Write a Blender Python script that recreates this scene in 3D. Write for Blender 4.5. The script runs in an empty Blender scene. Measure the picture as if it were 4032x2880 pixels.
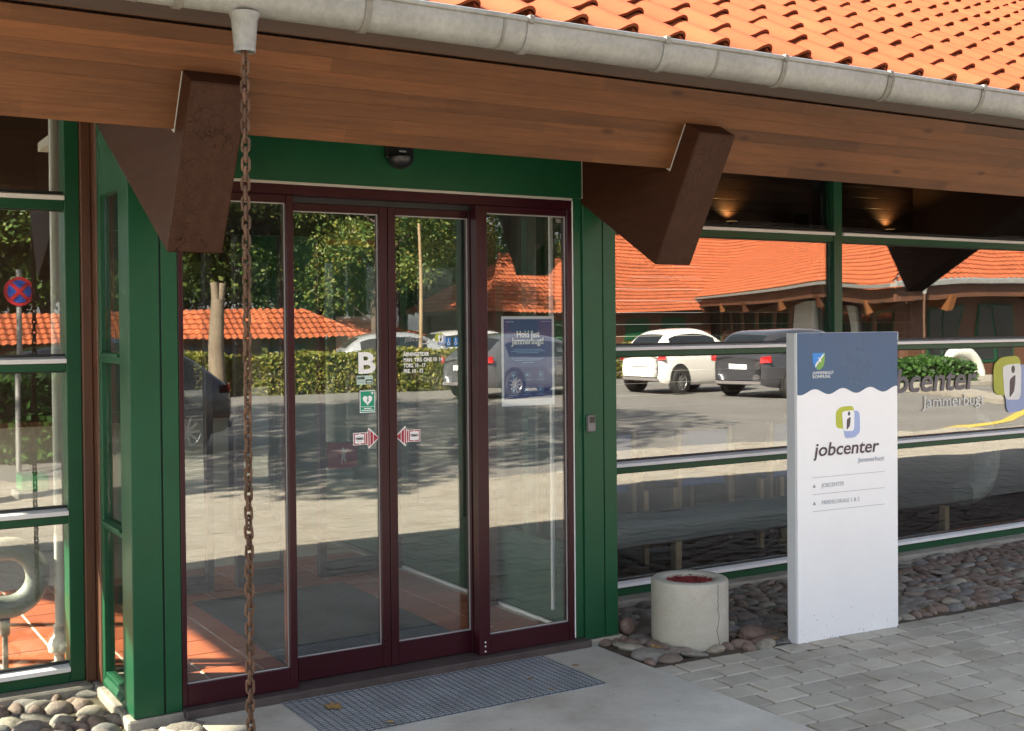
import bpy, bmesh, math, random
import numpy as np
from mathutils import Vector, Matrix
random.seed(7)
rng = np.random.default_rng(7)
scene = bpy.context.scene
COL = scene.collection
R = math.radians

# ------------------------------------------------------------------ camera
YAW, PITCH, ROLL = R(31.524), R(0.775), R(-0.494)
CAM = Vector((0.0, -5.0, 1.615))
def cam_axes():
    cy, sy = math.cos(YAW), math.sin(YAW)
    fw, rt, up = Vector((sy, cy, 0)), Vector((cy, -sy, 0)), Vector((0, 0, 1))
    cp, sp = math.cos(PITCH), math.sin(PITCH)
    f2, u2 = fw * cp - up * sp, up * cp + fw * sp
    cr, sr = math.cos(ROLL), math.sin(ROLL)
    return rt * cr + u2 * sr, u2 * cr - rt * sr, f2
RT, UP, FW = cam_axes()
cd = bpy.data.cameras.new('camera')
cam = bpy.data.objects.new('camera', cd)
COL.objects.link(cam)
m3 = Matrix((RT, UP, -FW)).transposed()
cam.matrix_world = Matrix.Translation(CAM) @ m3.to_4x4()
cd.sensor_width, cd.sensor_fit = 36.0, 'HORIZONTAL'
cd.lens = 41.786
cd.shift_y = -0.0225
cd.clip_start, cd.clip_end = 0.05, 2000
scene.camera = cam
def frame_xy(p):                                    # where a point falls in the frame (0..1), and its depth
    v = Vector(p) - CAM
    z = v.dot(FW)
    if z <= 0.05: return (9, 9, -1)
    return (0.5 + 1.1607 * v.dot(RT) / z, 0.4685 - 1.625 * v.dot(UP) / z, z)
def in_frame(p, m=0.03):
    x, y, z = frame_xy(p)
    return z > 0 and -m < x < 1 + m and -m < y < 1 + m

# ------------------------------------------------------------------ light
SUN_EL = R(36.0)
SUN_AZ = R(-58.0)                                   # from +Y (behind the building) towards -X
SUN_DIR = Vector((math.sin(SUN_AZ) * math.cos(SUN_EL), math.cos(SUN_AZ) * math.cos(SUN_EL), math.sin(SUN_EL)))
world = bpy.data.worlds.new('World')
scene.world = world
world.use_nodes = True
wn = world.node_tree.nodes
sky = wn.new('ShaderNodeTexSky')
sky.sky_type = 'NISHITA'
sky.sun_disc = False
sky.sun_elevation = SUN_EL
sky.sun_rotation = SUN_AZ % (2 * math.pi)
sky.air_density, sky.dust_density, sky.ozone_density = 1.0, 2.0, 1.0
wn['Background'].inputs['Strength'].default_value = 0.06
desat = wn.new('ShaderNodeHueSaturation')                 # hazy, partly clouded September sky
desat.inputs['Saturation'].default_value = 0.5
world.node_tree.links.new(sky.outputs[0], desat.inputs['Color'])
world.node_tree.links.new(desat.outputs[0], wn['Background'].inputs['Color'])
sl = bpy.data.lights.new('sun', 'SUN')
sl.energy, sl.angle, sl.color = 5.0, R(0.5), (1.0, 0.89, 0.72)
so = bpy.data.objects.new('sun', sl)
COL.objects.link(so)
so.rotation_euler = SUN_DIR.to_track_quat('Z', 'Y').to_euler()
so.location = (-10, 6, 20)
vs = scene.view_settings
vs.view_transform, vs.look, vs.gamma, vs.exposure = 'Standard', 'None', 1.0, 3.2
vs.use_curve_mapping = False
scene.render.engine = 'CYCLES'
cy = scene.cycles
cy.max_bounces, cy.diffuse_bounces, cy.glossy_bounces, cy.transmission_bounces, cy.transparent_max_bounces = 10, 4, 5, 6, 24
cy.use_denoising = True
cy.caustics_reflective = cy.caustics_refractive = False
cy.sample_clamp_indirect = 6.0

# ------------------------------------------------------------------ materials
def NT(name):
    m = bpy.data.materials.new(name)
    m.use_nodes = True
    return m, m.node_tree, m.node_tree.nodes['Principled BSDF']
def lk(nt, a, b): nt.links.new(a, b)
def node(nt, t, **kw):
    n = nt.nodes.new(t)
    for k, v in kw.items():
        if k in n.inputs.keys(): n.inputs[k].default_value = v
        else: setattr(n, k, v)
    return n
def pos_map(nt, scale=(1, 1, 1), rot=(0, 0, 0), local=False):
    if local: src = node(nt, 'ShaderNodeTexCoord').outputs['Object']
    else: src = node(nt, 'ShaderNodeNewGeometry').outputs['Position']
    mp = node(nt, 'ShaderNodeMapping')
    mp.inputs['Scale'].default_value = scale
    mp.inputs['Rotation'].default_value = rot
    lk(nt, src, mp.inputs['Vector'])
    return mp.outputs[0]
def noise(nt, vec, scale, detail=6, rough=.6):
    n = node(nt, 'ShaderNodeTexNoise', Scale=scale, Detail=detail, Roughness=rough)
    if vec is not None: lk(nt, vec, n.inputs['Vector'])
    return n.outputs['Fac']
def ramp(nt, fac, stops):
    r = node(nt, 'ShaderNodeValToRGB')
    e = r.color_ramp.elements
    while len(e) < len(stops): e.new(.5)
    for i, (p, c) in enumerate(stops):
        e[i].position = p
        e[i].color = (*c, 1) if len(c) == 3 else c
    lk(nt, fac, r.inputs[0])
    return r.outputs[0]
def mixc(nt, a, b, fac, mode='MIX'):
    m = node(nt, 'ShaderNodeMix', data_type='RGBA', blend_type=mode)
    for s, v in ((6, a), (7, b), (0, fac)):
        if hasattr(v, 'is_linked') or hasattr(v, 'links'): lk(nt, v, m.inputs[s])
        else: m.inputs[s].default_value = (*v, 1) if isinstance(v, tuple) and len(v) == 3 else v
    return m.outputs[2]
def obj_rand(nt, lo, hi):
    oi = node(nt, 'ShaderNodeObjectInfo')
    mr = node(nt, 'ShaderNodeMapRange')
    mr.inputs['To Min'].default_value, mr.inputs['To Max'].default_value = lo, hi
    lk(nt, oi.outputs['Random'], mr.inputs['Value'])
    return mr.outputs[0]
def hsv(nt, col, val=None, hue=None, sat=None):
    h = node(nt, 'ShaderNodeHueSaturation')
    lk(nt, col, h.inputs['Color'])
    for k, v in (('Value', val), ('Hue', hue), ('Saturation', sat)):
        if v is not None:
            if hasattr(v, 'links'): lk(nt, v, h.inputs[k])
            else: h.inputs[k].default_value = v
    return h.outputs[0]
def bump(nt, bsdf, h, strength, dist=.01):
    b = node(nt, 'ShaderNodeBump', Strength=strength, Distance=dist)
    lk(nt, h, b.inputs['Height'])
    lk(nt, b.outputs[0], bsdf.inputs['Normal'])
def sc(c, f): return tuple(x * f for x in c)
def rough_mat(name, c, rough=.7, var=.25, scale=8., bmp=.2, fine=90., rnd=(1, 1), metal=0., stretch=(1, 1, 1), bd=.004, spec=.5, blot=0., bcol=(.55, .47, .38), local=False):
    m, nt, b = NT(name)
    v = pos_map(nt, stretch, local=local)
    n1 = noise(nt, v, scale, 8, .65)
    col = ramp(nt, n1, [(.25, sc(c, 1 - var)), (.55, c), (.8, sc(c, 1 + var))])
    n2 = noise(nt, v, fine, 4, .7)
    col = mixc(nt, col, ramp(nt, n2, [(.3, (1 - var * .6,) * 3), (.7, (1 + var * .3,) * 3)]), 1.0, 'MULTIPLY')
    if blot:                                         # stains and worn patches with a shape of their own
        n3 = noise(nt, v, scale * .45, 10, .72)
        n4 = noise(nt, v, scale * 9, 6, .6)
        col = mixc(nt, col, ramp(nt, n3, [(.40, (1, 1, 1)), (.56, (.80, .77, .73)), (.70, bcol)]), blot, 'MULTIPLY')
        col = mixc(nt, col, ramp(nt, n4, [(.66, (1, 1, 1)), (.74, (.62, .58, .52))]), blot, 'MULTIPLY')
    if rnd != (1, 1):
        col = hsv(nt, col, obj_rand(nt, *rnd))
    lk(nt, col, b.inputs['Base Color'])
    b.inputs['Roughness'].default_value = rough
    b.inputs['Metallic'].default_value = metal
    b.inputs['Specular IOR Level'].default_value = spec
    if bmp: bump(nt, b, n2, bmp, bd)
    return m
def paint(name, c, rough=.35, dirt=.1, spec=.5, bmp=.05, coat=0):
    m, nt, b = NT(name)
    v = pos_map(nt)
    n1 = noise(nt, v, 3., 8, .7)
    n2 = noise(nt, v, 60., 3, .6)
    col = ramp(nt, n1, [(.3, sc(c, 1 - dirt)), (.7, sc(c, 1 + dirt))])
    lk(nt, col, b.inputs['Base Color'])
    rr = node(nt, 'ShaderNodeMapRange')
    rr.inputs['To Min'].default_value, rr.inputs['To Max'].default_value = max(.05, rough - .1), rough + .12
    lk(nt, n1, rr.inputs['Value'])
    lk(nt, rr.outputs[0], b.inputs['Roughness'])
    b.inputs['Specular IOR Level'].default_value = spec
    b.inputs['Coat Weight'].default_value = coat
    if bmp: bump(nt, b, n2, bmp, .002)
    return m
def flat(name, c, rough=.5, metal=0.):
    m, nt, b = NT(name)
    v = pos_map(nt)
    col = ramp(nt, noise(nt, v, 14., 5), [(.3, sc(c, .94)), (.7, sc(c, 1.05))])
    lk(nt, col, b.inputs['Base Color'])
    b.inputs['Roughness'].default_value = rough
    b.inputs['Metallic'].default_value = metal
    return m
def glass_mat(name, ior, tint, wave=.0, wscale=1.2):
    m, nt, b = NT(name)
    nt.nodes.remove(b)
    out = nt.nodes['Material Output']
    tr = node(nt, 'ShaderNodeBsdfTransparent', Color=(*tint, 1))
    gl = node(nt, 'ShaderNodeBsdfGlossy', Roughness=0.0)
    fr = node(nt, 'ShaderNodeFresnel')
    gm = node(nt, 'ShaderNodeNewGeometry')
    io = node(nt, 'ShaderNodeMapRange')                  # same reflectance from both sides of the pane
    io.inputs['To Min'].default_value, io.inputs['To Max'].default_value = ior, 1 / ior
    lk(nt, gm.outputs['Backfacing'], io.inputs['Value']); lk(nt, io.outputs[0], fr.inputs['IOR'])
    mx = node(nt, 'ShaderNodeMixShader')
    lk(nt, fr.outputs[0], mx.inputs[0]); lk(nt, tr.outputs[0], mx.inputs[1]); lk(nt, gl.outputs[0], mx.inputs[2])
    lk(nt, mx.outputs[0], out.inputs[0])
    if wave:
        v = pos_map(nt, (1, .2, .8))
        h = noise(nt, v, wscale, 1, .4)
        bp = node(nt, 'ShaderNodeBump', Strength=1.0, Distance=wave)
        lk(nt, h, bp.inputs['Height'])
        lk(nt, bp.outputs[0], gl.inputs['Normal'])
    return m
def wood(name, c, along='X', rough=.42, rnd=(.8, 1.2), boards=True, crack=0., var=.3, spec=.5, knots=False):
    m, nt, b = NT(name)
    st = {'X': (.9, 14, 14), 'Y': (14, .9, 14), 'Z': (14, 14, .9)}[along]
    rot = (0, 0, 0)
    v = pos_map(nt, st)
    oi = node(nt, 'ShaderNodeObjectInfo')
    off = node(nt, 'ShaderNodeVectorMath', operation='ADD')
    sm = node(nt, 'ShaderNodeMath', operation='MULTIPLY')
    sm.inputs[1].default_value = 37.0
    lk(nt, oi.outputs['Random'], sm.inputs[0])
    lk(nt, v, off.inputs[0]); lk(nt, sm.outputs[0], off.inputs[1])
    v = off.outputs[0]
    n1 = noise(nt, v, 2.2, 8, .7)
    n2 = noise(nt, v, 12., 6, .7)
    big = noise(nt, pos_map(nt), 1.1, 4, .5)
    col = ramp(nt, n1, [(.25, sc(c, 1 - var)), (.5, c), (.75, (c[0] * (1 + var), c[1] * (1 + var * .9), c[2] * (1 + var * .6)))])
    col = mixc(nt, col, ramp(nt, n2, [(.3, (.75, .72, .7)), (.6, (1.05, 1.05, 1.05))]), .8, 'MULTIPLY')
    col = mixc(nt, col, ramp(nt, big, [(.3, (.82, .8, .8)), (.7, (1.12, 1.12, 1.1))]), 1.0, 'MULTIPLY')
    if boards:                                   # finger-jointed board lengths inside one lamella
        w = node(nt, 'ShaderNodeTexWhiteNoise', noise_dimensions='1D')
        ax = node(nt, 'ShaderNodeSeparateXYZ')
        lk(nt, node(nt, 'ShaderNodeNewGeometry').outputs['Position'], ax.inputs[0])
        a = node(nt, 'ShaderNodeMath', operation='MULTIPLY_ADD')
        a.inputs[1].default_value = .85
        lk(nt, ax.outputs['XYZ'.index(along)], a.inputs[0]); lk(nt, sm.outputs[0], a.inputs[2])
        f = node(nt, 'ShaderNodeMath', operation='FLOOR')
        lk(nt, a.outputs[0], f.inputs[0]); lk(nt, f.outputs[0], w.inputs['W'])
        mr = node(nt, 'ShaderNodeMapRange')
        mr.inputs['To Min'].default_value, mr.inputs['To Max'].default_value = .8, 1.18
        lk(nt, w.outputs[0], mr.inputs['Value'])
        col = hsv(nt, col, mr.outputs[0])
    col = hsv(nt, col, obj_rand(nt, *rnd))
    h = n2
    if boards or knots:
        kv = node(nt, 'ShaderNodeTexVoronoi', Scale=1.0, Randomness=1.0)
        lk(nt, pos_map(nt, {'X': (3.2, 9, 9), 'Y': (9, 3.2, 9), 'Z': (9, 9, 3.2)}[along]), kv.inputs['Vector'])
        kd = ramp(nt, kv.outputs['Distance'], [(.05, (.30, .24, .2)), (.10, (.62, .55, .5)), (.15, (1, 1, 1))])
        col = mixc(nt, col, kd, .75, 'MULTIPLY')
    if crack:
        vo = node(nt, 'ShaderNodeTexVoronoi', feature='DISTANCE_TO_EDGE', Scale=17.0)
        wv = node(nt, 'ShaderNodeVectorMath', operation='ADD')
        nz = node(nt, 'ShaderNodeTexNoise', Scale=7.0, Detail=4.0)
        gp = node(nt, 'ShaderNodeNewGeometry').outputs['Position']
        lk(nt, gp, nz.inputs['Vector']); 
        s2 = node(nt, 'ShaderNodeVectorMath', operation='SCALE')
        s2.inputs['Scale'].default_value = .24
        lk(nt, nz.outputs['Color'], s2.inputs[0])
        lk(nt, gp, wv.inputs[0]); lk(nt, s2.outputs[0], wv.inputs[1])
        lk(nt, wv.outputs[0], vo.inputs['Vector'])
        nzl = noise(nt, gp, 5., 3)
        cr = ramp(nt, vo.outputs['Distance'], [(0.0, (.25, .2, .2)), (.042, (1, 1, 1))])
        msk = ramp(nt, nzl, [(.43, (0, 0, 0)), (.60, (1, 1, 1))])
        col = mixc(nt, col, mixc(nt, (1, 1, 1), cr, msk), crack, 'MULTIPLY')
    lk(nt, col, b.inputs['Base Color'])
    b.inputs['Roughness'].default_value = rough
    b.inputs['Specular IOR Level'].default_value = spec
    bump(nt, b, h, .25, .003)
    return m
def leaf_mat(name, cols, transl=.3):
    m, nt, b = NT(name)
    g = node(nt, 'ShaderNodeNewGeometry')
    col = ramp(nt, g.outputs['Random Per Island'], [(i / (len(cols) - 1), c) for i, c in enumerate(cols)])
    col = hsv(nt, col, obj_rand(nt, .85, 1.15))
    lk(nt, col, b.inputs['Base Color'])
    b.inputs['Roughness'].default_value = .55
    t = node(nt, 'ShaderNodeBsdfTranslucent')
    lk(nt, col, t.inputs[0])
    mx = node(nt, 'ShaderNodeMixShader', Fac=transl)
    lk(nt, b.outputs[0], mx.inputs[1]); lk(nt, t.outputs[0], mx.inputs[2])
    lk(nt, mx.outputs[0], nt.nodes['Material Output'].inputs[0])
    return m
def emit(name, c, s):
    m, nt, b = NT(name)
    b.inputs['Base Color'].default_value = (*c, 1)
    b.inputs['Emission Color'].default_value = (*c, 1)
    b.inputs['Emission Strength'].default_value = s
    return m

GREEN = paint('green_paint', (.0085, .068, .029), .36, .14, spec=.3)
MAROON = paint('maroon_frame', (.030, .004, .008), .3, .15, spec=.3)
ALU = rough_mat('aluminium_strip', (.80, .78, .78), .38, .08, 5, .05, metal=.0)
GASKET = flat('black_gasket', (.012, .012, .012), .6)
BEIGE = flat('pale_sealant', (.42, .40, .36), .6)
GLASS = glass_mat('window_glass', 2.2, (.955, .975, .965), .0022, 1.1)
GLASS_OLD = glass_mat('window_glass_wavy', 2.3, (.95, .975, .965), .0045, 1.0)
CARGLASS = paint('car_glass', (.012, .016, .018), .06, .05, spec=.9, bmp=0)
GLULAM = wood('glulam_varnish', (.125, .050, .0185), 'X', .5, (.74, 1.28), True, spec=.25)
FASCIA = wood('fascia_varnish', (.13, .055, .024), 'X', .55, (.9, 1.1), False, spec=.25)
RAFTER = wood('rafter_stain', (.047, .018, .0095), 'Y', .55, (1, 1), False, .0, spec=.12)
RAFTEREND = wood('rafter_end_grain', (.052, .025, .016), 'Z', .7, (1, 1), False, 1.0, .25, spec=.12)
POSTWOOD = wood('brown_post_wood', (.095, .035, .016), 'Z', .5, (1, 1), False)
SOFFIT = wood('soffit_boards', (.05, .024, .014), 'X', .6, (.75, 1.25), False)
ZINC = rough_mat('zinc_gutter', (.275, .278, .265), .55, .22, 5, .1, 40, metal=.3)
ZINCDARK = rough_mat('zinc_weathered', (.20, .19, .165), .65, .3, 12, .1, 60, metal=.2)
RUST = rough_mat('rusty_steel', (.125, .068, .040), .8, .5, 40, .5, 250, rnd=(.75, 1.3), metal=.25)
TILE = rough_mat('clay_tile', (.205, .047, .019), .85, .12, 6, .12, 160, rnd=(.88, 1.1), spec=.12)
TILEFAR = rough_mat('clay_tile_far', (.32, .078, .026), .8, .4, 2.6, .1, 9, rnd=(.85, 1.12))
CONCRETE = rough_mat('slab_concrete', (.455, .435, .395), .85, .2, 2.2, .3, 140, blot=.75)
PLINTH = rough_mat('plinth_concrete', (.33, .30, .255), .9, .3, 6, .4, 90, blot=.8)
RINGCON = rough_mat('planter_concrete', (.47, .44, .37), .88, .16, 5, .35, 120, blot=.5)
PAVER = rough_mat('paver_concrete', (.37, .343, .293), .88, .14, 5, .35, 220, rnd=(.84, 1.14), blot=.6)
SAND = rough_mat('joint_sand', (.075, .062, .036), .95, .4, 14, .5, 200)
SOIL = rough_mat('leaf_litter_soil', (.075, .05, .034), .95, .5, 18, .8, 160)
ASPHALT = rough_mat('asphalt', (.17, .163, .152), .85, .2, .5, .3, 300)
GROUND = rough_mat('ground_earth', (.12, .10, .07), .95, .3, .3, .3, 60)
STEEL = rough_mat('galvanised_steel', (.34, .355, .38), .5, .3, 5, .1, 120, metal=.3)
PITSHADE = flat('pit_shade_black', (.014, .014, .014), .9)
BARSHADE = rough_mat('grating_bar_shade', (.12, .125, .13), .5, .3, 30, .1, 120, metal=.3)  # steel darkened so the bearing bars carry their own shadows in the colour
FLOORTILE = rough_mat('quarry_tile', (.34, .092, .04), .4, .2, 5, .1, 90, rnd=(.82, 1.15))
GROUT = rough_mat('pale_grout', (.56, .51, .43), .85, .15, 20, .1)
MATTEX = rough_mat('ribbed_mat', (.018, .020, .022), .95, .3, 30, .8, 260)
WHITE = paint('white_paint', (.74, .74, .74), .35, .04)
SIGNWHITE = paint('sign_white', (.80, .795, .80), .33, .025, bmp=.0)
SIGNSIDE = paint('sign_side', (.52, .53, .55), .35, .04, bmp=.0)
NAVY = paint('navy_print', (.022, .085, .175), .28, .1, bmp=.0)
BLUEP = flat('poster_blue', (.025, .055, .20), .3)
LIME = flat('lime_print', (.42, .46, .03), .4)
LBLUE = flat('light_blue_print', (.30, .38, .62), .4)
PURPLE = flat('aubergine_print', (.05, .03, .045), .4)
GREYTXT = flat('grey_print', (.30, .29, .29), .5)
PALETXT = flat('pale_grey_print', (.42, .44, .48), .5)
STICKERW = flat('white_vinyl', (.82, .82, .80), .4)
STICKERR = flat('red_vinyl', (.36, .018, .045), .4)
AEDG = flat('green_vinyl', (.0, .26, .15), .4)
SKYBLUE = flat('blue_vinyl', (.02, .22, .62), .4)
LEAFG = flat('green_print', (.16, .36, .06), .4)
PALEGREEN = flat('pale_green_vinyl', (.45, .58, .50), .4)
BLACK = paint('black_plastic', (.012, .012, .013), .3, .1)
GREYPL = paint('grey_plastic', (.16, .15, .15), .4, .1)
REDFILL = rough_mat('red_planter_filling', (.26, .03, .03), .9, .5, 25, .8, 120)
DUCTP = rough_mat('painted_duct', (.17, .18, .155), .4, .1, 6, .05)
def stone_mat():
    m, nt, b = NT('field_stone')
    oi = node(nt, 'ShaderNodeObjectInfo')
    c1 = ramp(nt, oi.outputs['Random'], [(0, (.17, .115, .09)), (.18, (.17, .15, .13)), (.36, (.225, .165, .13)), (.52, (.15, .148, .145)), (.68, (.20, .185, .16)), (.84, (.30, .27, .215)), (1, (.13, .12, .11))])
    v = pos_map(nt)
    n1 = noise(nt, v, 30., 6, .7)
    c1 = mixc(nt, c1, ramp(nt, n1, [(.25, (.6, .55, .52)), (.7, (1.2, 1.2, 1.2))]), 1.0, 'MULTIPLY')
    lk(nt, c1, b.inputs['Base Color'])
    b.inputs['Roughness'].default_value = .75
    bump(nt, b, mixc(nt, n1, noise(nt, v, 110., 4, .7), .4), .8, .012)
    return m
STONE = stone_mat()
LEAF1 = leaf_mat('leaves_dark', [(.026, .062, .016), (.055, .115, .022), (.10, .17, .032), (.17, .21, .045)])
LEAF2 = leaf_mat('leaves_light', [(.04, .09, .018), (.085, .15, .028), (.15, .20, .038), (.24, .22, .045)])
LEAF3 = leaf_mat('leaves_pine', [(.010, .026, .010), (.02, .05, .018), (.035, .07, .028), (.05, .085, .03)])
HEDGE = leaf_mat('leaves_hedge', [(.06, .09, .014), (.14, .16, .024), (.22, .23, .036), (.29, .23, .04)], .25)
BUSH = leaf_mat('leaves_bush', [(.02, .06, .012), (.045, .12, .02), (.08, .17, .03)], .3)
DRYLEAF = rough_mat('dry_leaf', (.36, .22, .075), .7, .35, 30, .2, 90, rnd=(.7, 1.25))
BARK = rough_mat('bark', (.085, .062, .045), .9, .4, 8, .8, 50, stretch=(1, 1, .25))
BARKPALE = rough_mat('pale_bark', (.19, .15, .105), .9, .4, 8, .8, 50, stretch=(1, 1, .25))

# ------------------------------------------------------------------ builders
OFF = {}
def mesh(name, verts, faces, smooth=False, bev=0, seg=1):
    me = bpy.data.meshes.new(name)
    me.from_pydata([tuple(v) for v in verts], [], faces)
    me.update()
    if bev:
        bm = bmesh.new(); bm.from_mesh(me)
        bmesh.ops.bevel(bm, geom=list(bm.edges), offset=bev, segments=seg, affect='EDGES', profile=.6, clamp_overlap=True)
        bm.to_mesh(me); bm.free()
    if smooth:
        me.polygons.foreach_set('use_smooth', [True] * len(me.polygons))
    return me
def link(name, me, mat, parent=None, loc=(0, 0, 0), rot=(0, 0, 0), kind=None):
    o = bpy.data.objects.new(name, me)
    COL.objects.link(o)
    if mat is not None and me is not None:
        if not len(me.materials): me.materials.append(mat)
    if parent is not None: o.parent = parent
    o.location, o.rotation_euler = loc, rot
    if kind: o['kind'] = kind
    return o
def tag(o, label, cat, group=None):
    o['label'], o['category'] = label, cat
    if group: o['group'] = group
    return o
def thing(name, label, cat, loc=(0, 0, 0), rz=0., group=None):
    o = bpy.data.objects.new(name, None)
    COL.objects.link(o)
    o.empty_display_size = .2
    o.location, o.rotation_euler = loc, (0, 0, rz)
    OFF[o.name] = Vector(loc)
    return tag(o, label, cat, group)
def woff(parent):
    v = Vector((0, 0, 0))
    while parent is not None:
        v += Vector(parent.location); parent = parent.parent
    return v
def boxv(x0, x1, y0, y1, z0, z1):
    v = [(x, y, z) for z in (z0, z1) for y in (y0, y1) for x in (x0, x1)]
    f = [(0, 2, 3, 1), (4, 5, 7, 6), (0, 1, 5, 4), (2, 6, 7, 3), (0, 4, 6, 2), (1, 3, 7, 5)]
    return v, f
def box(name, mat, parent, x0, x1, y0, y1, z0, z1, bev=.003, world=True, kind=None, seg=1):
    """an axis-aligned bevelled box in world coordinates (or local ones), origin at its base centre"""
    c = Vector(((x0 + x1) / 2, (y0 + y1) / 2, z0))
    v, f = boxv(x0 - c.x, x1 - c.x, y0 - c.y, y1 - c.y, 0, z1 - z0)
    me = mesh(name, v, f, False, min(bev, .3 * min(abs(x1 - x0), abs(y1 - y0), abs(z1 - z0))) if bev else 0, seg)
    return link(name, me, mat, parent, c - (woff(parent) if world else Vector((0, 0, 0))), kind=kind)
class MB:
    def __init__(s): s.v, s.f = [], []
    def add(s, v, f):
        b = len(s.v); s.v += [tuple(p) for p in v]; s.f += [tuple(i + b for i in q) for q in f]
        return s
    def box(s, *a): return s.add(*boxv(*a))
    def tube(s, pts, r, n=10, cap=True):
        pts = [Vector(p) for p in pts]
        rr = r if isinstance(r, (list, tuple)) else [r] * len(pts)
        vs, fs = [], []
        prev = None
        for i, p in enumerate(pts):
            t = (pts[min(i + 1, len(pts) - 1)] - pts[max(i - 1, 0)]).normalized()
            if prev is None:
                a = t.orthogonal().normalized()
            else:
                a = (prev - t * prev.dot(t)).normalized()
            prev = a
            b = t.cross(a)
            for k in range(n):
                an = 2 * math.pi * k / n
                vs.append(p + (a * math.cos(an) + b * math.sin(an)) * rr[i])
        for i in range(len(pts) - 1):
            for k in range(n):
                k2 = (k + 1) % n
                fs.append((i * n + k, i * n + k2, (i + 1) * n + k2, (i + 1) * n + k))
        if cap:
            fs.append(tuple(reversed(range(n)))); fs.append(tuple(range((len(pts) - 1) * n, len(pts) * n)))
        return s.add(vs, fs)
    def lathe(s, prof, c=(0, 0, 0), n=32, axis='Z'):
        vs, fs = [], []
        for r, z in prof:
            for k in range(n):
                a = 2 * math.pi * k / n
                p = (r * math.cos(a), r * math.sin(a), z)
                if axis == 'Y': p = (p[0], p[2], p[1])
                vs.append((p[0] + c[0], p[1] + c[1], p[2] + c[2]))
        for i in range(len(prof) - 1):
            for k in range(n):
                k2 = (k + 1) % n
                q = (i * n + k, i * n + k2, (i + 1) * n + k2, (i + 1) * n + k)
                fs.append(q if axis == 'Z' else q[::-1])
        return s.add(vs, fs)
    def prism(s, poly, d, flip=False):
        """poly: list of 3-D points of one face; extruded by vector d"""
        n = len(poly); d = Vector(d)
        vs = [Vector(p) for p in poly] + [Vector(p) + d for p in poly]
        fs = [tuple(range(n)), tuple(reversed(range(n, 2 * n)))] + [(i, i + n, (i + 1) % n + n, (i + 1) % n) for i in range(n)]
        return s.add(vs, fs)
    def build(s, name, mat, parent=None, smooth=False, bev=0, world=True, kind=None, origin=None, seg=1):
        o = Vector(origin) if origin is not None else Vector((0, 0, 0))
        if origin is None and s.v and world:
            a = np.array(s.v); lo, hi = a.min(0), a.max(0)
            o = Vector(((lo[0] + hi[0]) / 2, (lo[1] + hi[1]) / 2, lo[2]))
        me = mesh(name, [(p[0] - o.x, p[1] - o.y, p[2] - o.z) for p in s.v], s.f, smooth, bev, seg)
        bm = bmesh.new(); bm.from_mesh(me); bmesh.ops.recalc_face_normals(bm, faces=bm.faces); bm.to_mesh(me); bm.free()
        if smooth:
            me.polygons.foreach_set('use_smooth', [True] * len(me.polygons))
            try: me.set_sharp_from_angle(angle=R(40))
            except Exception: pass
        return link(name, me, mat, parent, o - (woff(parent) if world else Vector((0, 0, 0))), kind=kind)
def txt(name, body, size, loc, mat, parent, align='LEFT', shear=0., rz=0., width=None, bold=0., sx=1.):
    cu = bpy.data.curves.new(name, 'FONT')
    cu.body, cu.size, cu.align_x, cu.shear = body, size, align, shear
    cu.offset, cu.extrude, cu.resolution_u = bold, .0004, 3
    cu.space_character = 1.0
    cu.materials.append(mat)
    o = bpy.data.objects.new(name, cu)
    COL.objects.link(o)
    o.rotation_euler = (R(90), 0, rz)
    if parent is not None:
        o.parent = parent
        o.location = Vector(loc) - woff(parent)
    else: o.location = loc
    if width:
        bpy.context.view_layer.update()
        w = o.dimensions.x
        if w > 0: sx = width / w
    o.scale = (sx, 1, 1)
    bpy.context.view_layer.update()
    me = bpy.data.meshes.new_from_object(o.evaluated_get(bpy.context.evaluated_depsgraph_get()))
    loc_, rot_ = o.location.copy(), o.rotation_euler.copy()
    bpy.data.objects.remove(o)
    o = bpy.data.objects.new(name, me)
    COL.objects.link(o)
    o.parent = parent
    o.location, o.rotation_euler, o.scale = loc_, rot_, (sx, 1, 1)
    if not len(me.materials): me.materials.append(mat)
    return o
def poly(name, pts, y, mat, parent, z_off=0, thick=.0008, world=True):
    """a flat printed shape in the XZ plane facing -Y"""
    m = MB().prism([(x, y, z) for x, z in pts], (0, thick, 0))
    return m.build(name, mat, parent, world=world)
def rrect(x0, x1, z0, z1, r, n=5):
    o = []
    for cx, cz, a0 in ((x1 - r, z1 - r, 0), (x0 + r, z1 - r, 90), (x0 + r, z0 + r, 180), (x1 - r, z0 + r, 270)):
        for k in range(n + 1):
            a = R(a0 + 90 * k / n)
            o.append((cx + r * math.cos(a), cz + r * math.sin(a)))
    return o
def soft_poly(pts, r=.25, n=4):
    """round the corners of a polygon by a share of its edges"""
    out = []
    N = len(pts)
    for i in range(N):
        p0, p1, p2 = Vector((*pts[i - 1], 0)), Vector((*pts[i], 0)), Vector((*pts[(i + 1) % N], 0))
        a, b = p1.lerp(p0, r), p1.lerp(p2, r)
        for k in range(n + 1):
            t = k / n
            q = a * (1 - t) ** 2 + p1 * 2 * t * (1 - t) + b * t * t
            out.append((q.x, q.y))
    return out

TH = R(29.5)
U = Vector((0, -math.cos(TH), -math.sin(TH)))        # down the roof slope
N_ = Vector((0, -math.sin(TH), math.cos(TH)))        # out of the roof
def un(x, u, n): return Vector((x, 0, 0)) + U * u + N_ * n
def unbox(m, x0, x1, u0, u1, n0, n1):
    v = [un(x, u, n) for n in (n0, n1) for u in (u0, u1) for x in (x0, x1)]
    return m.add(v, boxv(0, 1, 0, 1, 0, 1)[1])
#@@PART2

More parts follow.
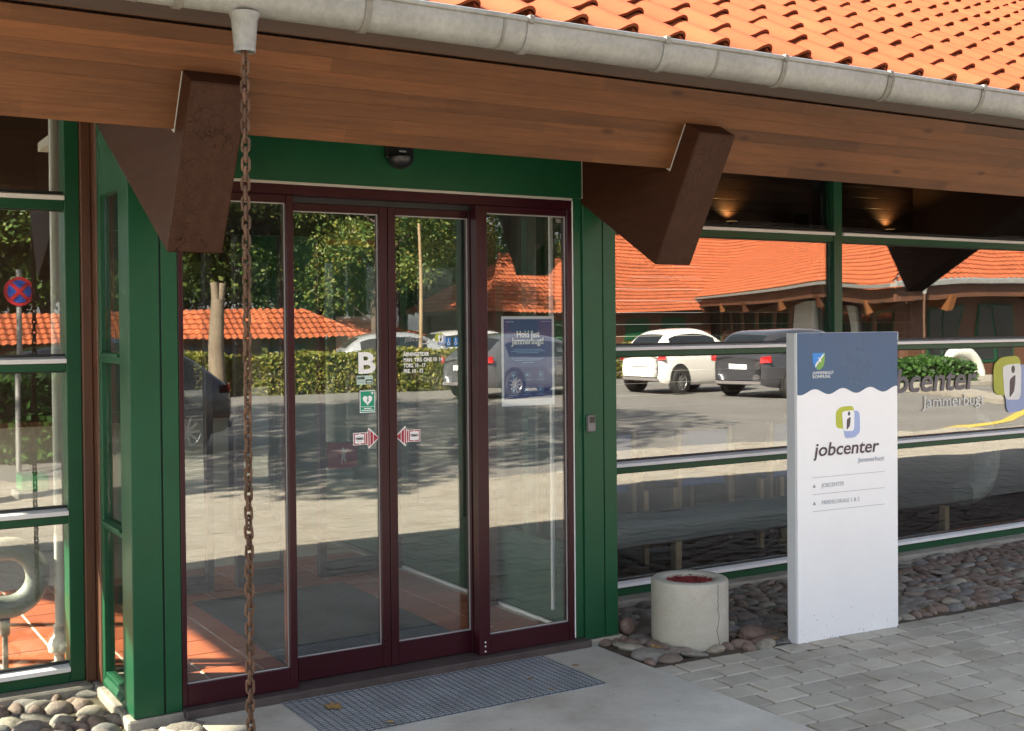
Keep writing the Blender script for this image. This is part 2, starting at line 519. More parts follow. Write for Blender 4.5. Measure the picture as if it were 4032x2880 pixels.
# ================================================================== GROUND
def sheet(name, mat, x0, x1, y0, y1, z, kind='structure'):
    v = [(x0, y0, z), (x1, y0, z), (x1, y1, z), (x0, y1, z)]
    return link(name, mesh(name, v, [(0, 1, 2, 3)]), mat, kind=kind)
sheet('ground', GROUND, -300, 400, -400, 300, -.12)
pv = bpy.data.objects.new('pavement', None); COL.objects.link(pv); pv['kind'] = 'structure'
bedv = [(-9, .62, -.047), (-9, -8.2, -.047), (3.6, -7.3, -.047), (7.2, -6.2, -.047), (26, -5.3, -.047), (26, .62, -.047)]
link('joint_sand', mesh('joint_sand', bedv, [(0, 1, 2, 3, 4, 5)]), SAND, pv)
def edge_y(x): return -.505 - .041 * (x - 3.55)
def pave_front(x):
    pts = [(-9, -8.2), (3.6, -7.3), (7.2, -6.2), (26, -5.3)]
    for (a, b), (c, d) in zip(pts, pts[1:]):
        if x <= c: return b + (d - b) * (x - a) / (c - a)
    return -5.3
prot = -.041
pav = []
for r in range(62):
    off = (.5 if r % 2 else 0) + random.uniform(-.1, .1)
    for k in range(-44, 104):
        lx, ly = (k + off) * .2105, -.07 - r * .1395
        x, y = 3.55 + lx - ly * prot * -1 * 0, edge_y(3.55 + lx) + ly
        if x < -6 or x > 25 or y < pave_front(x) + .07: continue
        if 1.56 < x < 3.41 and y > -1.75: continue
        if x < 1.5 and y > -.62: continue
        d = (Vector((x, y, -.03)) - CAM).length
        vis = in_frame((x, y, -.03), .02)
        pav.append((0 if vis else 1, d, x, y))
pav.sort()
PW, PD = .0988, .0653
me_pav = [mesh('paver', *boxv(-PW, PW, -PD, PD, -.03, 0), bev=.0045) for _ in range(3)]
for me in me_pav:
    for v in me.vertices: v.co += Vector((random.uniform(-.0012, .0012), random.uniform(-.0012, .0012), 0))
    me.materials.append(PAVER)
rest = MB()
for i, (h, d, x, y) in enumerate(pav):
    tilt = (random.gauss(0, .006), random.gauss(0, .006), math.atan(prot) + random.gauss(0, .006))
    z = -.03 + random.gauss(0, .0014)
    if i < 300 and h == 0:
        link('paver', me_pav[i % 3], None, pv, (x, y, z), tilt)
    else:
        c, s = math.cos(tilt[2]), math.sin(tilt[2])
        v = [(x + c * a - s * b, y + s * a + c * b, z + zz) for zz in (-.016, 0) for b in (-PD, PD) for a in (-PW, PW)]
        rest.add(v, [(4, 5, 7, 6), (0, 1, 5, 4), (2, 6, 7, 3), (0, 4, 6, 2), (1, 3, 7, 5)])
rest.build('paver_field', PAVER, pv, kind='stuff', origin=(0, 0, 0))
# asphalt car park and its edging
av = [(-60, -8.15, -.05), (-9, -8.15, -.05), (3.6, -7.27, -.05), (7.2, -6.17, -.05), (26, -5.27, -.05), (60, -4.5, -.05), (60, -60, -.05), (-60, -60, -.05)]
link('car_park_asphalt', mesh('asphalt', av, [tuple(reversed(range(8)))]), ASPHALT, kind='structure')
yl_ = [(15.2, -5.55), (18.0, -6.5), (21.2, -8.3), (21.1, -8.45), (17.9, -6.66), (15.2, -5.72)]
link('yellow_line', mesh('yellow_line', [(x, y, -.044) for x, y in yl_], [tuple(reversed(range(6)))]), rough_mat('yellow_road_paint', (.55, .40, .06), .7, .2, 9, .1), kind='structure')
# concrete entrance slab
sb = MB().box(1.455, 3.535, -1.9, .12, -.16, -.024).build('entrance_slab', CONCRETE, None, bev=.006, kind='structure')

# cobble strips: stones set in soil
def stone_meshes(n):
    out = []
    for i in range(n):
        bm = bmesh.new()
        bmesh.ops.create_icosphere(bm, subdivisions=2, radius=1)
        r = np.random.default_rng(40 + i)
        ax = r.normal(size=(5, 3)); ax /= np.linalg.norm(ax, axis=1)[:, None]
        am = r.uniform(-.16, .16, 5)
        for v in bm.verts:
            d = np.array(v.co)
            f = 1 + float((am * (ax @ d) ** 2).sum()) + r.normal(0, .03)
            v.co = v.co * f
        me = bpy.data.meshes.new('stone'); bm.to_mesh(me); bm.free()
        me.polygons.foreach_set('use_smooth', [True] * len(me.polygons))
        me.materials.append(STONE)
        out.append(me)
    return out
SM = stone_meshes(8)
cs = bpy.data.objects.new('cobble_strip', None); COL.objects.link(cs); cs['kind'] = 'structure'
bed = MB()
def bedgrid(x0, x1, y0, y1, z, n, m):
    vs, fs = [], []
    for j in range(m + 1):
        for i in range(n + 1):
            vs.append((x0 + (x1 - x0) * i / n, y0 + (y1 - y0) * j / m, z + random.gauss(0, .004)))
    for j in range(m):
        for i in range(n):
            a = j * (n + 1) + i
            fs.append((a, a + 1, a + n + 2, a + n + 1))
    bed.add(vs, fs)
bedgrid(3.5, 12.5, -.75, .64, -.038, 90, 16)
bedgrid(-3, 1.47, -.66, .75, -.066, 44, 14)
link('soil_bed', mesh('soil_bed', bed.v, bed.f), SOIL, cs)
def scatter(x0, x1, ylo, yhi, size, z, keep=lambda x, y: True):
    """stones packed in rough rows of varying width"""
    out = []
    y = yhi - .02
    k = 0
    while True:
        h = random.uniform(.8, 1.15) * size * .78
        x = x0 + random.uniform(0, size)
        lim = False
        while x < x1:
            w = size * random.choice((.55, .7, .9, 1.0, 1.2, 1.7)) * random.uniform(.85, 1.1)
            yy = y - h / 2 + random.uniform(-.16, .16) * h
            if yy > ylo(x) + h * .42 and keep(x + w / 2, yy):
                out.append((x + w / 2, yy, w, h * random.uniform(.95, 1.25), z + random.uniform(-.006, .006)))
            x += w * 1.0
        y -= h * .97
        if y < min(ylo(x0), ylo(x1)) - .05: break
    return out
PLC = (4.02, -.20)
st = scatter(3.56, 9.4, lambda x: edge_y(x) + .01, .575, .105, -.034, lambda x, y: math.hypot(x - PLC[0], y - PLC[1]) > .21)
st2 = scatter(-1.2, 1.43, lambda x: -.60, .66, .125, -.052, lambda x, y: not (x > 1.19 and y > -.02))
allst = []
for s_ in st + st2:
    p = (s_[0], s_[1], s_[4])
    allst.append((0 if in_frame(p, .03) else 1, (Vector(p) - CAM).length / s_[2], s_))
allst.sort(key=lambda t: t[:2])
smass = MB()
for i, (h, d, (x, y, w, dp, z)) in enumerate(allst):
    me = SM[i % 8]
    scl = (w * .56, dp * .57, random.uniform(.017, .031) * (1.7 if x < 2 else 1))
    rz = random.uniform(-.5, .5) + (math.pi if random.random() < .5 else 0)
    if i < 300 and h == 0:
        o = link('cobblestone', me, None, cs, (x, y, z), (random.gauss(0, .1), random.gauss(0, .1), rz))
        o.scale = scl
    else:
        M_ = Matrix.Translation((x, y, z)) @ Matrix.Rotation(rz, 4, 'Z') @ Matrix.Diagonal((*scl, 1))
        smass.add([M_ @ v.co for v in me.vertices], [tuple(p.vertices) for p in me.polygons])
smass.build('cobble_field', STONE, cs, smooth=True, kind='stuff', origin=(0, 0, 0))
# bigger loose stones
def boulder(label, x, y, z, s, k, rz=0):
    o = link('loose_stone', SM[k], None, None, (x, y, z), (.1, .15, rz)); o.scale = s
    return tag(o, label, 'stone')
boulder('rounded grey fist-sized stone lying left of the concrete ring planter', 3.785, .03, .025, (.065, .05, .05), 2, .6)
boulder('large pinkish field stone at the corner of slab and green post', 3.66, -.34, -.03, (.13, .075, .035), 4, -.35)
boulder('brown field stone just left of the white sign foot', 4.34, -.33, -.012, (.10, .07, .045), 6, .2)
def slabstone(): 
    m = MB().box(1.30, 1.452, -.52, -.04, -.1, -.03)
    o = m.build('kerb_stone', RINGCON, None, bev=.012)
    tag(o, 'rough grey kerb stone against the left edge of the entrance slab', 'stone')
slabstone()

# ================================================================== ROOF, EAVES
XW, XE = -4.6, 12.0  # roof end added west past the gable, unseen, to lengthen the eave shadow
roof = thing('tiled_roof', 'orange clay pantile roof slope above the entrance eaves', 'roof', (0, 0, 0))
U_E = -.34
prof = [(0, .031), (.028, .013), (.065, .003), (.105, 0), (.145, .006), (.182, .021), (.212, .040), (.236, .0505), (.254, .0495), (.266, .040), (.2705, .028)]
tv, tf = [], []
th = .013
for yy in (0, .405):
    for x, z in prof:
        tv.append((x, yy, z - yy * .06))
    for x, z in prof:
        tv.append((x, yy, z - yy * .06 - th))
P = len(prof)
for i in range(P - 1):
    tf.append((i, i + 1, 2 * P + i + 1, 2 * P + i))
    tf.append((P + i + 1, P + i, 3 * P + i, 3 * P + i + 1))
    tf.append((i + 1, i, P + i, P + i + 1))
tf.append((0, 2 * P, 3 * P, P)); tf.append((P - 1, 2 * P - 1, 4 * P - 1, 3 * P - 1))
me_tile = mesh('roof_tile', tv, tf, True)
me_tile.set_sharp_from_angle(angle=R(45))
me_tile.materials.append(TILE)
tiles = []
CP, GA = .2435, .31
for j in range(21):
    for i in range(68):
        x = XW + .03 + i * CP - .065
        p = un(x + .12, U_E - j * GA - .15, 3.02)
        tiles.append((0 if in_frame(p, .04) else 1, (p - CAM).length, x, j))
tiles.sort()
far = MB()
for k, (h, d, x, j) in enumerate(tiles):
    p = un(x + random.gauss(0, .002), U_E - j * GA + random.gauss(0, .004), 3.0 + random.gauss(0, .0012))
    rot = (TH + random.gauss(0, .004), random.gauss(0, .004), random.gauss(0, .006))
    if k < 300 and h == 0:
        link('roof_tile', me_tile, None, roof, p, rot)
    else:
        from mathutils import Euler
        M_ = Matrix.Translation(p) @ Euler(rot).to_matrix().to_4x4()
        far.add([M_ @ Vector(v) for v in tv], tf)
far.build('tile_field', TILE, roof, smooth=True, kind='stuff', origin=(0, 0, 0))
m = MB()
unbox(m, XW, XE, -6.9, -.45, 2.80, 2.95)
m.build('roof_deck', SOFFIT, roof, origin=(0, 0, 0))
# the rear slope of the same roof
rv = []
RY, RZ = un(0, -6.9, 2.80).y, un(0, -6.9, 2.80).z
m = MB()
m.prism([(XW, RY - .06, RZ + .16), (XE, RY - .06, RZ + .16), (XE, RY + 6.3, RZ - 3.5), (XW, RY + 6.3, RZ - 3.5)], (0, 0, .1))
m.build('rear_slope', TILEFAR, roof, origin=(0, 0, 0))

MB().tube([(XW, RY + .0, RZ + .26), (XE, RY + .0, RZ + .26)], .15, 10).build('ridge_cap', TILE, roof, smooth=True)
# glulam eave beam: lamellas
beam = thing('eave_beam', 'long brown glulam timber beam under the gutter', 'beam', (0, -.8, 2.5))
BU, nl = -.53, 7
for i in range(nl):
    n0 = 2.383 + i * (2.764 - 2.383) / nl
    n1 = 2.383 + (i + 1) * (2.764 - 2.383) / nl
    m = MB()
    unbox(m, XW - .1, XE, -.70, BU + random.uniform(-.0006, .0006), n0 + .0001, n1 - .0001)
    m.build('lamella', GLULAM, beam, bev=.0005)
fb = thing('fascia_board', 'brown fascia board between the beam and zinc gutter', 'board', (0, -.95, 2.7))
m = MB(); unbox(m, XW - .1, XE, -.62, -.518, 2.778, 2.95)
m.build('board', FASCIA, fb, bev=.003)
m = MB(); unbox(m, XW - .1, XE, -.69, -.56, 2.764, 2.778)
m.build('shadow_gap', GASKET, fb)

def rafter(x0, x1, label):
    t = thing('rafter', label, 'rafter', ((x0 + x1) / 2, 0, 2.2))
    m = MB(); unbox(m, x0, x1, -4.5, -.419, 1.945, 2.605)
    o = m.build('timber', RAFTER, t, bev=.006, seg=2)
    m = MB(); unbox(m, x0 + .005, x1 - .005, -.421, -.4155, 1.951, 2.60)
    m.build('end_grain', RAFTEREND, t, bev=.002)
    m = MB(); unbox(m, x0 - .004, x0 - .001, -.62, BU + .004, 2.372, 2.6)
    m.build('caulk_line', BEIGE, t)
    return t
rafter(1.2135, 1.4215, 'thick dark brown rafter end beside the hanging rain chain')
rafter(3.4945, 3.7075, 'thick dark brown rafter end over the right green door post')
rafter(8.36, 8.57, 'dark brown rafter end beyond the right end of the photo')

# gutter
gt = thing('rain_gutter', 'grey zinc half-round gutter along the tiled eaves', 'gutter', (0, -1.22, 2.66))
GY, GZ, GR = -1.22, 2.725, .068
m = MB()
na = 14
ring = []
for k in range(na + 1):
    a = math.pi + math.pi * k / na
    ring.append((GY + GR * math.cos(a), GZ + .02 + 1.55 * GR * math.sin(a)))
ring_o = ring
prof_g = [(y, z) for y, z in ring] + [(GY + (y - GY) * .96, GZ + .02 + (z - GZ - .02) * .965) for y, z in reversed(ring)]
L = len(prof_g)
segs = np.linspace(XW - .15, XE, 30)
vs = [(x, y, z) for x in segs for y, z in prof_g]
fs = []
for i in range(len(segs) - 1):
    for k in range(L):
        fs.append((i * L + k, (i + 1) * L + k, (i + 1) * L + (k + 1) % L, i * L + (k + 1) % L))
fs.append(tuple(range(L))); fs.append(tuple(reversed(range((len(segs) - 1) * L, len(segs) * L))))
m.add(vs, fs).build('trough', ZINC, gt, smooth=True)
MB().tube([(XW - .15, GY - GR, GZ + .022), (XE, GY - GR, GZ + .022)], .0105, 10).build('rolled_bead', ZINC, gt, smooth=True)
def hoop(x, w, s, name, mat):
    m = MB()
    pr = [(GY + (y - GY) * s, GZ + .02 + (z - GZ - .02) * s) for y, z in ring_o]
    pi = [(GY + (y - GY) * 1.002, GZ + .02 + (z - GZ - .02) * 1.002) for y, z in ring_o]
    n = len(pr)
    vs = [(x + dx, y, z) for dx in (-w, w) for y, z in pr] + [(x + dx, y, z) for dx in (-w, w) for y, z in pi]
    fs = []
    for k in range(n - 1):
        fs += [(k, k + 1, n + k + 1, n + k), (k, 2 * n + k, 2 * n + k + 1, k + 1), (n + k + 1, 3 * n + k + 1, 3 * n + k, n + k)]
    m.add(vs, fs)
    return m.build(name, mat, gt, smooth=True)
for x in (-4.1, -3.5, -2.85, -2.2, -1.55, -.9, -.25, .40, 1.08, 1.72, 2.369, 3.009, 3.653, 4.303, 4.96, 5.61, 6.26, 6.91, 7.56, 8.2, 8.85):
    hoop(x, .0125, 1.07, 'bracket_strap', ZINC if random.random() < .4 else ZINCDARK)
    MB().box(x - .012, x + .012, GY - GR - .015, GY - GR + .01, GZ + .006, GZ + .036).build('bracket_tab', ZINCDARK, gt, bev=.003)
for x in (-1.2, .95, 2.259, 3.282, 4.33, 6.6, 8.4):
    hoop(x, .006, 1.03, 'solder_seam', ZINCDARK)
m = MB().lathe([(.052, GZ - .078), (.050, GZ - .085), (.043, GZ - .10), (.036, GZ - .185), (.034, GZ - .192), (.036, GZ - .193), (.036, GZ - .205), (.030, GZ - .205), (.030, GZ - .19), (.036, GZ - .10)], (1.302, GY, 0), 24)
m.build('outlet', rough_mat('outlet_zinc', (.25, .25, .235), .6, .2, 20, .1, 60, metal=.2), gt, smooth=True)

# rain chain
ch = thing('rain_chain', 'rusty steel rain chain hanging from the gutter outlet', 'chain', (1.30, GY, -.03))
lv = MB()
Ls, Ws, wr = .0232, .0113, .0051
pts = []
for k in range(16):
    a = 2 * math.pi * k / 16
    pts.append(Vector((Ws * math.cos(a), 0, (Ls - Ws) * (1 if math.sin(a) > 0.01 else (-1 if math.sin(a) < -.01 else 0)) + Ws * math.sin(a))))
vs, fs = [], []
for i, p in enumerate(pts):
    t = (pts[(i + 1) % 16] - pts[i - 1]).normalized()
    b = Vector((0, 1, 0)); a = b.cross(t)
    for k in range(7):
        an = 2 * math.pi * k / 7
        vs.append(p + (a * math.cos(an) + b * math.sin(an)) * wr)
for i in range(16):
    for k in range(7):
        fs.append((i * 7 + k, i * 7 + (k + 1) % 7, ((i + 1) % 16) * 7 + (k + 1) % 7, ((i + 1) % 16) * 7 + k))
me_link = mesh('chain_link', vs, fs, True); me_link.materials.append(RUST)
zt = GZ - .19
npit = .0318
k = 0
while zt - k * npit > -.04:
    z = zt - k * npit
    o = link('chain_link', me_link, None, ch, (1.302 - .0075 * k / 80 - 1.30 + random.gauss(0, .0006), random.gauss(0, .0006), z + .03),
             (random.gauss(0, .03), random.gauss(0, .05), R(45 if k % 2 else -45) + R(14) * math.sin(k * .13) + random.gauss(0, .07)))
    k += 1

# ================================================================== ENTRANCE
def post(x0, x1, label, groove):
    t = thing('door_post', label, 'post', ((x0 + x1) / 2, .06, 0))
    box('board', GREEN, t, x0, groove - .0035, -.001, .12, 0, 2.62, .003)
    box('board', GREEN, t, groove + .0035, x1, 0, .12, 0, 2.62, .003)
    box('groove', GASKET, t, groove - .0036, groove + .0036, .012, .1, .002, 2.6, 0)
    return t
post(1.216, 1.418, 'green painted post at the left side of the entrance', 1.345)
pr_ = post(3.497, 3.705, 'green painted post carrying the small grey intercom', 3.622)
f = box('footing', PLINTH, None, 1.19, 1.452, -.012, .75, -.16, -.003, .008)
tag(f, 'pale concrete footing under the left green post', 'footing')
f = box('footing', PLINTH, None, 3.44, 3.735, -.012, .5, -.16, -.003, .008)
tag(f, 'pale concrete footing under the right green post', 'footing')
it = thing('intercom', 'small grey box fixed to the right green post', 'intercom', (3.53, -.001, 1.075))
box('casing', GREYPL, it, 3.507, 3.552, -.026, -.0015, 1.072, 1.156, .006, seg=3)
box('lens', BLACK, it, 3.513, 3.546, -.0285, -.0262, 1.118, 1.148, .002)
lt = thing('door_lintel', 'dark green painted lintel above the sliding doors', 'lintel', (2.4, .05, 2.262))
box('fascia', GREEN, lt, 1.419, 3.486, -.012, .1, 2.264, 2.66, .003)
box('drip_strip', BEIGE, lt, 1.419, 3.43, -.006, .09, 2.2515, 2.2638, .001)
box('end_trim', BEIGE, lt, 3.4862, 3.4895, -.013, .05, 2.264, 2.66, .001)
sn = thing('motion_sensor', 'black dome motion sensor on the green lintel', 'sensor', (2.44, -.012, 2.43))
box('base', BLACK, sn, 2.375, 2.515, -.04, -.0125, 2.395, 2.455, .008, seg=2)
vs_ = []
m = MB()
for i in range(7):
    a = math.pi / 2 * i / 6
    pass
m.lathe([(.062 * math.cos(math.pi / 2 * i / 6), -.055 * math.sin(math.pi / 2 * i / 6)) for i in range(7)], (2.445, -.042, 2.40), 20)
m.build('dome', BLACK, sn, smooth=True)
box('label_plate', PALETXT, sn, 2.44, 2.475, -.0412, -.0402, 2.425, 2.433, 0)

hd = thing('door_header', 'maroon metal header rail over the four glass panels', 'door frame', (2.45, .05, 2.2))
box('rail', MAROON, hd, 1.419, 3.43, .0, .16, 2.206, 2.251, .003)
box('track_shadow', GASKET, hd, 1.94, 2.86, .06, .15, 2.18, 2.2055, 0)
sl_ = thing('door_threshold', 'worn dark brown threshold strip below the sliding doors', 'threshold', (2.45, .04, -.02))
box('sill', rough_mat('threshold_metal', (.075, .058, .055), .5, .35, 12, .2, 120, metal=.2), sl_, 1.419, 3.496, -.058, .19, -.0235, .012, .003)

def panel(name, label, cat, x0, x1, y0, y1, st, z0=.0135, zt=2.205, br=.092, tr=.035, group=None):
    """glass panel in a maroon frame; st = (left stile, right stile) widths"""
    t = thing(name, label, cat, ((x0 + x1) / 2, (y0 + y1) / 2, z0), group=group)
    box('stile', MAROON, t, x0, x0 + st[0], y0, y1, z0, zt, .0025)
    box('stile', MAROON, t, x1 - st[1], x1, y0, y1, z0, zt, .0025)
    box('bottom_rail', MAROON, t, x0 + st[0], x1 - st[1], y0 + .002, y1 - .002, z0, z0 + br, .0025)
    box('top_rail', MAROON, t, x0 + st[0], x1 - st[1], y0 + .002, y1 - .002, zt - tr, zt, .0025)
    ym = (y0 + y1) / 2
    g = box('pane', GLASS, t, x0 + st[0] - .004, x1 - st[1] + .004, ym - .003, ym + .003, z0 + br - .004, zt - tr + .004, 0)
    b = MB()
    xa, xb, za, zb = x0 + st[0], x1 - st[1], z0 + br, zt - tr
    q = ym - .008
    b.box(xa, xa + .005, q, q + .004, za, zb).box(xb - .005, xb, q, q + .004, za, zb).box(xa + .005, xb - .005, q, q + .004, za, za + .005).box(xa + .005, xb - .005, q, q + .004, zb - .005, zb)
    b.build('glazing_bead', flat('bead_grey', (.33, .32, .32), .4) if 'bead_grey' not in bpy.data.materials else bpy.data.materials['bead_grey'], t)
    return t, g
SIDE, GS = panel('side_panel', 'fixed glass side panel in maroon frame behind the chain', 'glass panel', 1.4195, 1.936, .0, .055, (.022, .034))
LEFT, GL = panel('sliding_door', 'glass sliding door leaf with the big white letter B', 'sliding door', 1.92, 2.430, .075, .125, (.045, .043), .016, 2.181, .105)
RIGHT, GRt = panel('sliding_door', 'glass sliding door leaf with the opening hours lettering', 'sliding door', 2.433, 2.915, .075, .125, (.040, .045), .016, 2.181, .105)
POST_, GP = panel('side_panel', 'fixed glass side panel with the blue poster', 'glass panel', 2.868, 3.43, .0, .055, (.062, .030))
box('frame_trim', ALU, POST_, 3.4305, 3.4345, -.004, .05, .02, 2.25, .001)
box('filler', GREEN, POST_, 3.435, 3.4965, .012, .11, .013, 2.6, .002)
for z in (.03, .055, .075):
    MB().lathe([(.0045, 0), (.0045, -.0015), (0, -.002)], (2.9, -.0005, z), 8, 'Y').build('screw', ALU, POST_)
yl = .0925
# lettering and stickers on the door leaves (vinyl film, 1 mm in front of the glass)
def b_(name, mat, parent, x0, x1, z0, z1, y): return poly(name, [(x0, z0), (x1, z0), (x1, z1), (x0, z1)], y, mat, parent)
yv = .0955
txt('letter', 'B', .136, (2.277, yv, 1.404), STICKERW, LEFT, bold=.004, width=.088)
a = b_('alarm_sticker', PALEGREEN, LEFT, 2.275, 2.358, 1.349, 1.391, yv)
txt('lettering', 'ALARM', .018, (2.279, yv - .002, 1.374), BLACK, LEFT, width=.036, bold=.0006)
b_('camera_mark', BLACK, LEFT, 2.321, 2.354, 1.354, 1.372, yv - .002)
b_('camera_mark', PALEGREEN, LEFT, 2.325, 2.350, 1.358, 1.366, yv - .003)
b_('print_line', GREYTXT, LEFT, 2.280, 2.315, 1.360, 1.362, yv - .002)
b_('sticker_back', STICKERW, LEFT, 2.290, 2.3675, 1.217, 1.321, yv)
b_('sticker_field', AEDG, LEFT, 2.2935, 2.364, 1.221, 1.3175, yv - .001)
hp = []
for k in range(28):
    a = 2 * math.pi * k / 28
    hp.append((2.3285 + .0016 * 16 * math.sin(a) ** 3 * .95, 1.277 + .0016 * (13 * math.cos(a) - 5 * math.cos(2 * a) - 2 * math.cos(3 * a) - math.cos(4 * a))))
poly('heart', hp, yv - .002, STICKERW, LEFT)
poly('bolt', [(2.331, 1.288), (2.323, 1.273), (2.329, 1.274), (2.325, 1.259), (2.336, 1.277), (2.330, 1.2765), (2.335, 1.288)], yv - .003, AEDG, LEFT)
b_('cross', STICKERW, LEFT, 2.346, 2.360, 1.3065, 1.3105, yv - .002); b_('cross', STICKERW, LEFT, 2.351, 2.355, 1.3015, 1.3155, yv - .0023)
b_('print_line', STICKERW, LEFT, 2.2945, 2.363, 1.2445, 1.246, yv - .002)
b_('print_line', STICKERW, LEFT, 2.310, 2.348, 1.235, 1.239, yv - .002); b_('print_line', STICKERW, LEFT, 2.298, 2.359, 1.226, 1.230, yv - .002)
def tormax(parent, cx, d):
    X = lambda s: cx + d * s
    poly('arrow_back', [(X(0), 1.067), (X(0), 1.125), (X(.072), 1.125), (X(.079), 1.146), (X(.133), 1.097), (X(.079), 1.047), (X(.072), 1.068)], yv, STICKERW, parent)
    for a, b in ((.0035, .031), (.036, .061)):
        poly('arrow_band', [(X(a), 1.117), (X(b), 1.117), (X(b), 1.122), (X(a), 1.122)], yv - .0015, STICKERR, parent)
        poly('arrow_band', [(X(a), 1.070), (X(b), 1.070), (X(b), 1.075), (X(a), 1.075)], yv - .0015, STICKERR, parent)
    poly('arrow_band', [(X(.0035), 1.0755), (X(.008), 1.0755), (X(.008), 1.1165), (X(.0035), 1.1165)], yv - .0016, STICKERR, parent)
    poly('arrow_band', [(X(.056), 1.0755), (X(.061), 1.0755), (X(.061), 1.1165), (X(.056), 1.1165)], yv - .0016, STICKERR, parent)
    poly('arrow_band', [(X(.065), 1.070), (X(.0715), 1.070), (X(.0715), 1.122), (X(.065), 1.122)], yv - .0015, STICKERR, parent)
    poly('arrow_head', [(X(.0765), 1.058), (X(.083), 1.058), (X(.083), 1.135), (X(.0765), 1.135)], yv - .0015, STICKERR, parent)
    poly('arrow_head', [(X(.087), 1.062), (X(.1), 1.073), (X(.1), 1.120), (X(.087), 1.131)], yv - .0015, STICKERR, parent)
    poly('arrow_tip', [(X(.104), 1.077), (X(.1275), 1.097), (X(.104), 1.116)], yv - .0015, STICKERR, parent)
    x0 = min(X(.012), X(.052))
    txt('lettering', 'TORMAX', .015, (x0, yv - .002, 1.092), PURPLE, parent, width=.04, bold=.0006)
    b_('print_line', PALETXT, parent, x0 + .006, x0 + .034, 1.083, 1.0845, yv - .002); b_('print_line', PALETXT, parent, x0 + .004, x0 + .036, 1.106, 1.1075, yv - .002)
tormax(LEFT, 2.2545, 1)
tormax(RIGHT, 2.6035, -1)
for i, (s, w) in enumerate((('ÅBNINGSTIDER', .139), ('MAN. TIRS. ONS 10  14', .210), ('TORS. 10 - 17', .118), ('FRE. 10 - 12', .104))):
    txt('lettering', s, .0255, (2.518, yv, 1.4775 - i * .0268), STICKERW, RIGHT, width=w, bold=.0007)
txt('logotype', 'jobcenter', .036, (2.525, yv, 1.548), GREYTXT, RIGHT, shear=.2, width=.135)
txt('lettering', 'Jammerbugt', .012, (2.60, yv, 1.533), STICKERW, RIGHT, width=.06)
def jc_logo(parent, X, Z, y, s, extra=True):
    """green and blue rounded frames with an i-figure; origin at the lower left, unit = 0.17 m"""
    q = lambda pts: [(X + a * s, Z + b * s) for a, b in pts]
    poly('emblem_green', q(soft_poly([(.0, .30), (-.01, .84), (.20, .98), (.76, 1.0), (.78, .3)], .3)), y, LIME, parent)
    poly('emblem_blue', q(soft_poly([(.34, -.02), (.30, .82), (.99, .84), (1.01, .16), (.80, 0.0)], .25)), y - .001, LBLUE, parent)
    poly('emblem_white', q(soft_poly([(.30, .22), (.24, .80), (.36, .84), (.77, .86), (.75, .20)], .22)), y - .002, STICKERW, parent)
    poly('emblem_figure', q(soft_poly([(.43, .24), (.44, .58), (.60, .66), (.59, .50), (.56, .36)], .2)), y - .003, PURPLE, parent)
    c = [(X + (.535 + .05 * math.cos(2 * math.pi * k / 12)) * s, Z + (.755 + .07 * math.sin(2 * math.pi * k / 12)) * s) for k in range(12)]
    poly('emblem_figure', c, y - .003, PURPLE, parent)
jc_logo(RIGHT, 2.690, 1.528, yv, .057)
def wheelchair(x0):
    b_('wheelchair_sign', SKYBLUE, RIGHT, x0, x0 + .023, 1.523, 1.563, yv)
    c = [(x0 + .010 + .007 * math.cos(2 * math.pi * k / 12), 1.535 + .0075 * math.sin(2 * math.pi * k / 12)) for k in range(12)]
    poly('pictogram', c, yv - .001, STICKERW, RIGHT)
    c = [(x0 + .010 + .0045 * math.cos(2 * math.pi * k / 12), 1.535 + .005 * math.sin(2 * math.pi * k / 12)) for k in range(12)]
    poly('pictogram', c, yv - .0015, SKYBLUE, RIGHT)
    poly('pictogram', [(x0 + .0085, 1.54), (x0 + .018, 1.538), (x0 + .020, 1.53), (x0 + .0175, 1.53), (x0 + .0165, 1.536), (x0 + .012, 1.537), (x0 + .0115, 1.552), (x0 + .0085, 1.552)], yv - .002, STICKERW, RIGHT)
    c = [(x0 + .010 + .003 * math.cos(2 * math.pi * k / 8), 1.556 + .003 * math.sin(2 * math.pi * k / 8)) for k in range(8)]
    poly('pictogram', c, yv - .002, STICKERW, RIGHT)
wheelchair(2.752); wheelchair(2.792)
# poster behind the right side panel
ps = thing('poster', 'blue paper poster with white text taped inside the right side panel', 'poster', (3.18, .037, 1.218))
yp = .0345
POSTW = flat('poster_paper', (.66, .68, .72), .6)
b_('paper', POSTW, ps, 3.027, 3.339, 1.218, 1.665, yp)
b_('print', BLUEP, ps, 3.040, 3.325, 1.252, 1.651, yp - .001)
txt('lettering', 'Hold fast', .046, (3.181, yp - .002, 1.56), STICKERW, ps, 'CENTER', width=.135, bold=.0012)
txt('lettering', 'Jammerbugt!', .046, (3.181, yp - .002, 1.526), STICKERW, ps, 'CENTER', width=.19, bold=.0012)
PALEBL = flat('poster_pale_blue', (.22, .42, .62), .5)
for k, (w, z) in enumerate(((.17, 1.497), (.20, 1.489), (.13, 1.481), (.19, 1.452), (.16, 1.444), (.07, 1.432))):
    b_('print_line', PALEBL, ps, 3.181 - w / 2, 3.181 + w / 2, z, z + .0028, yp - .0015)
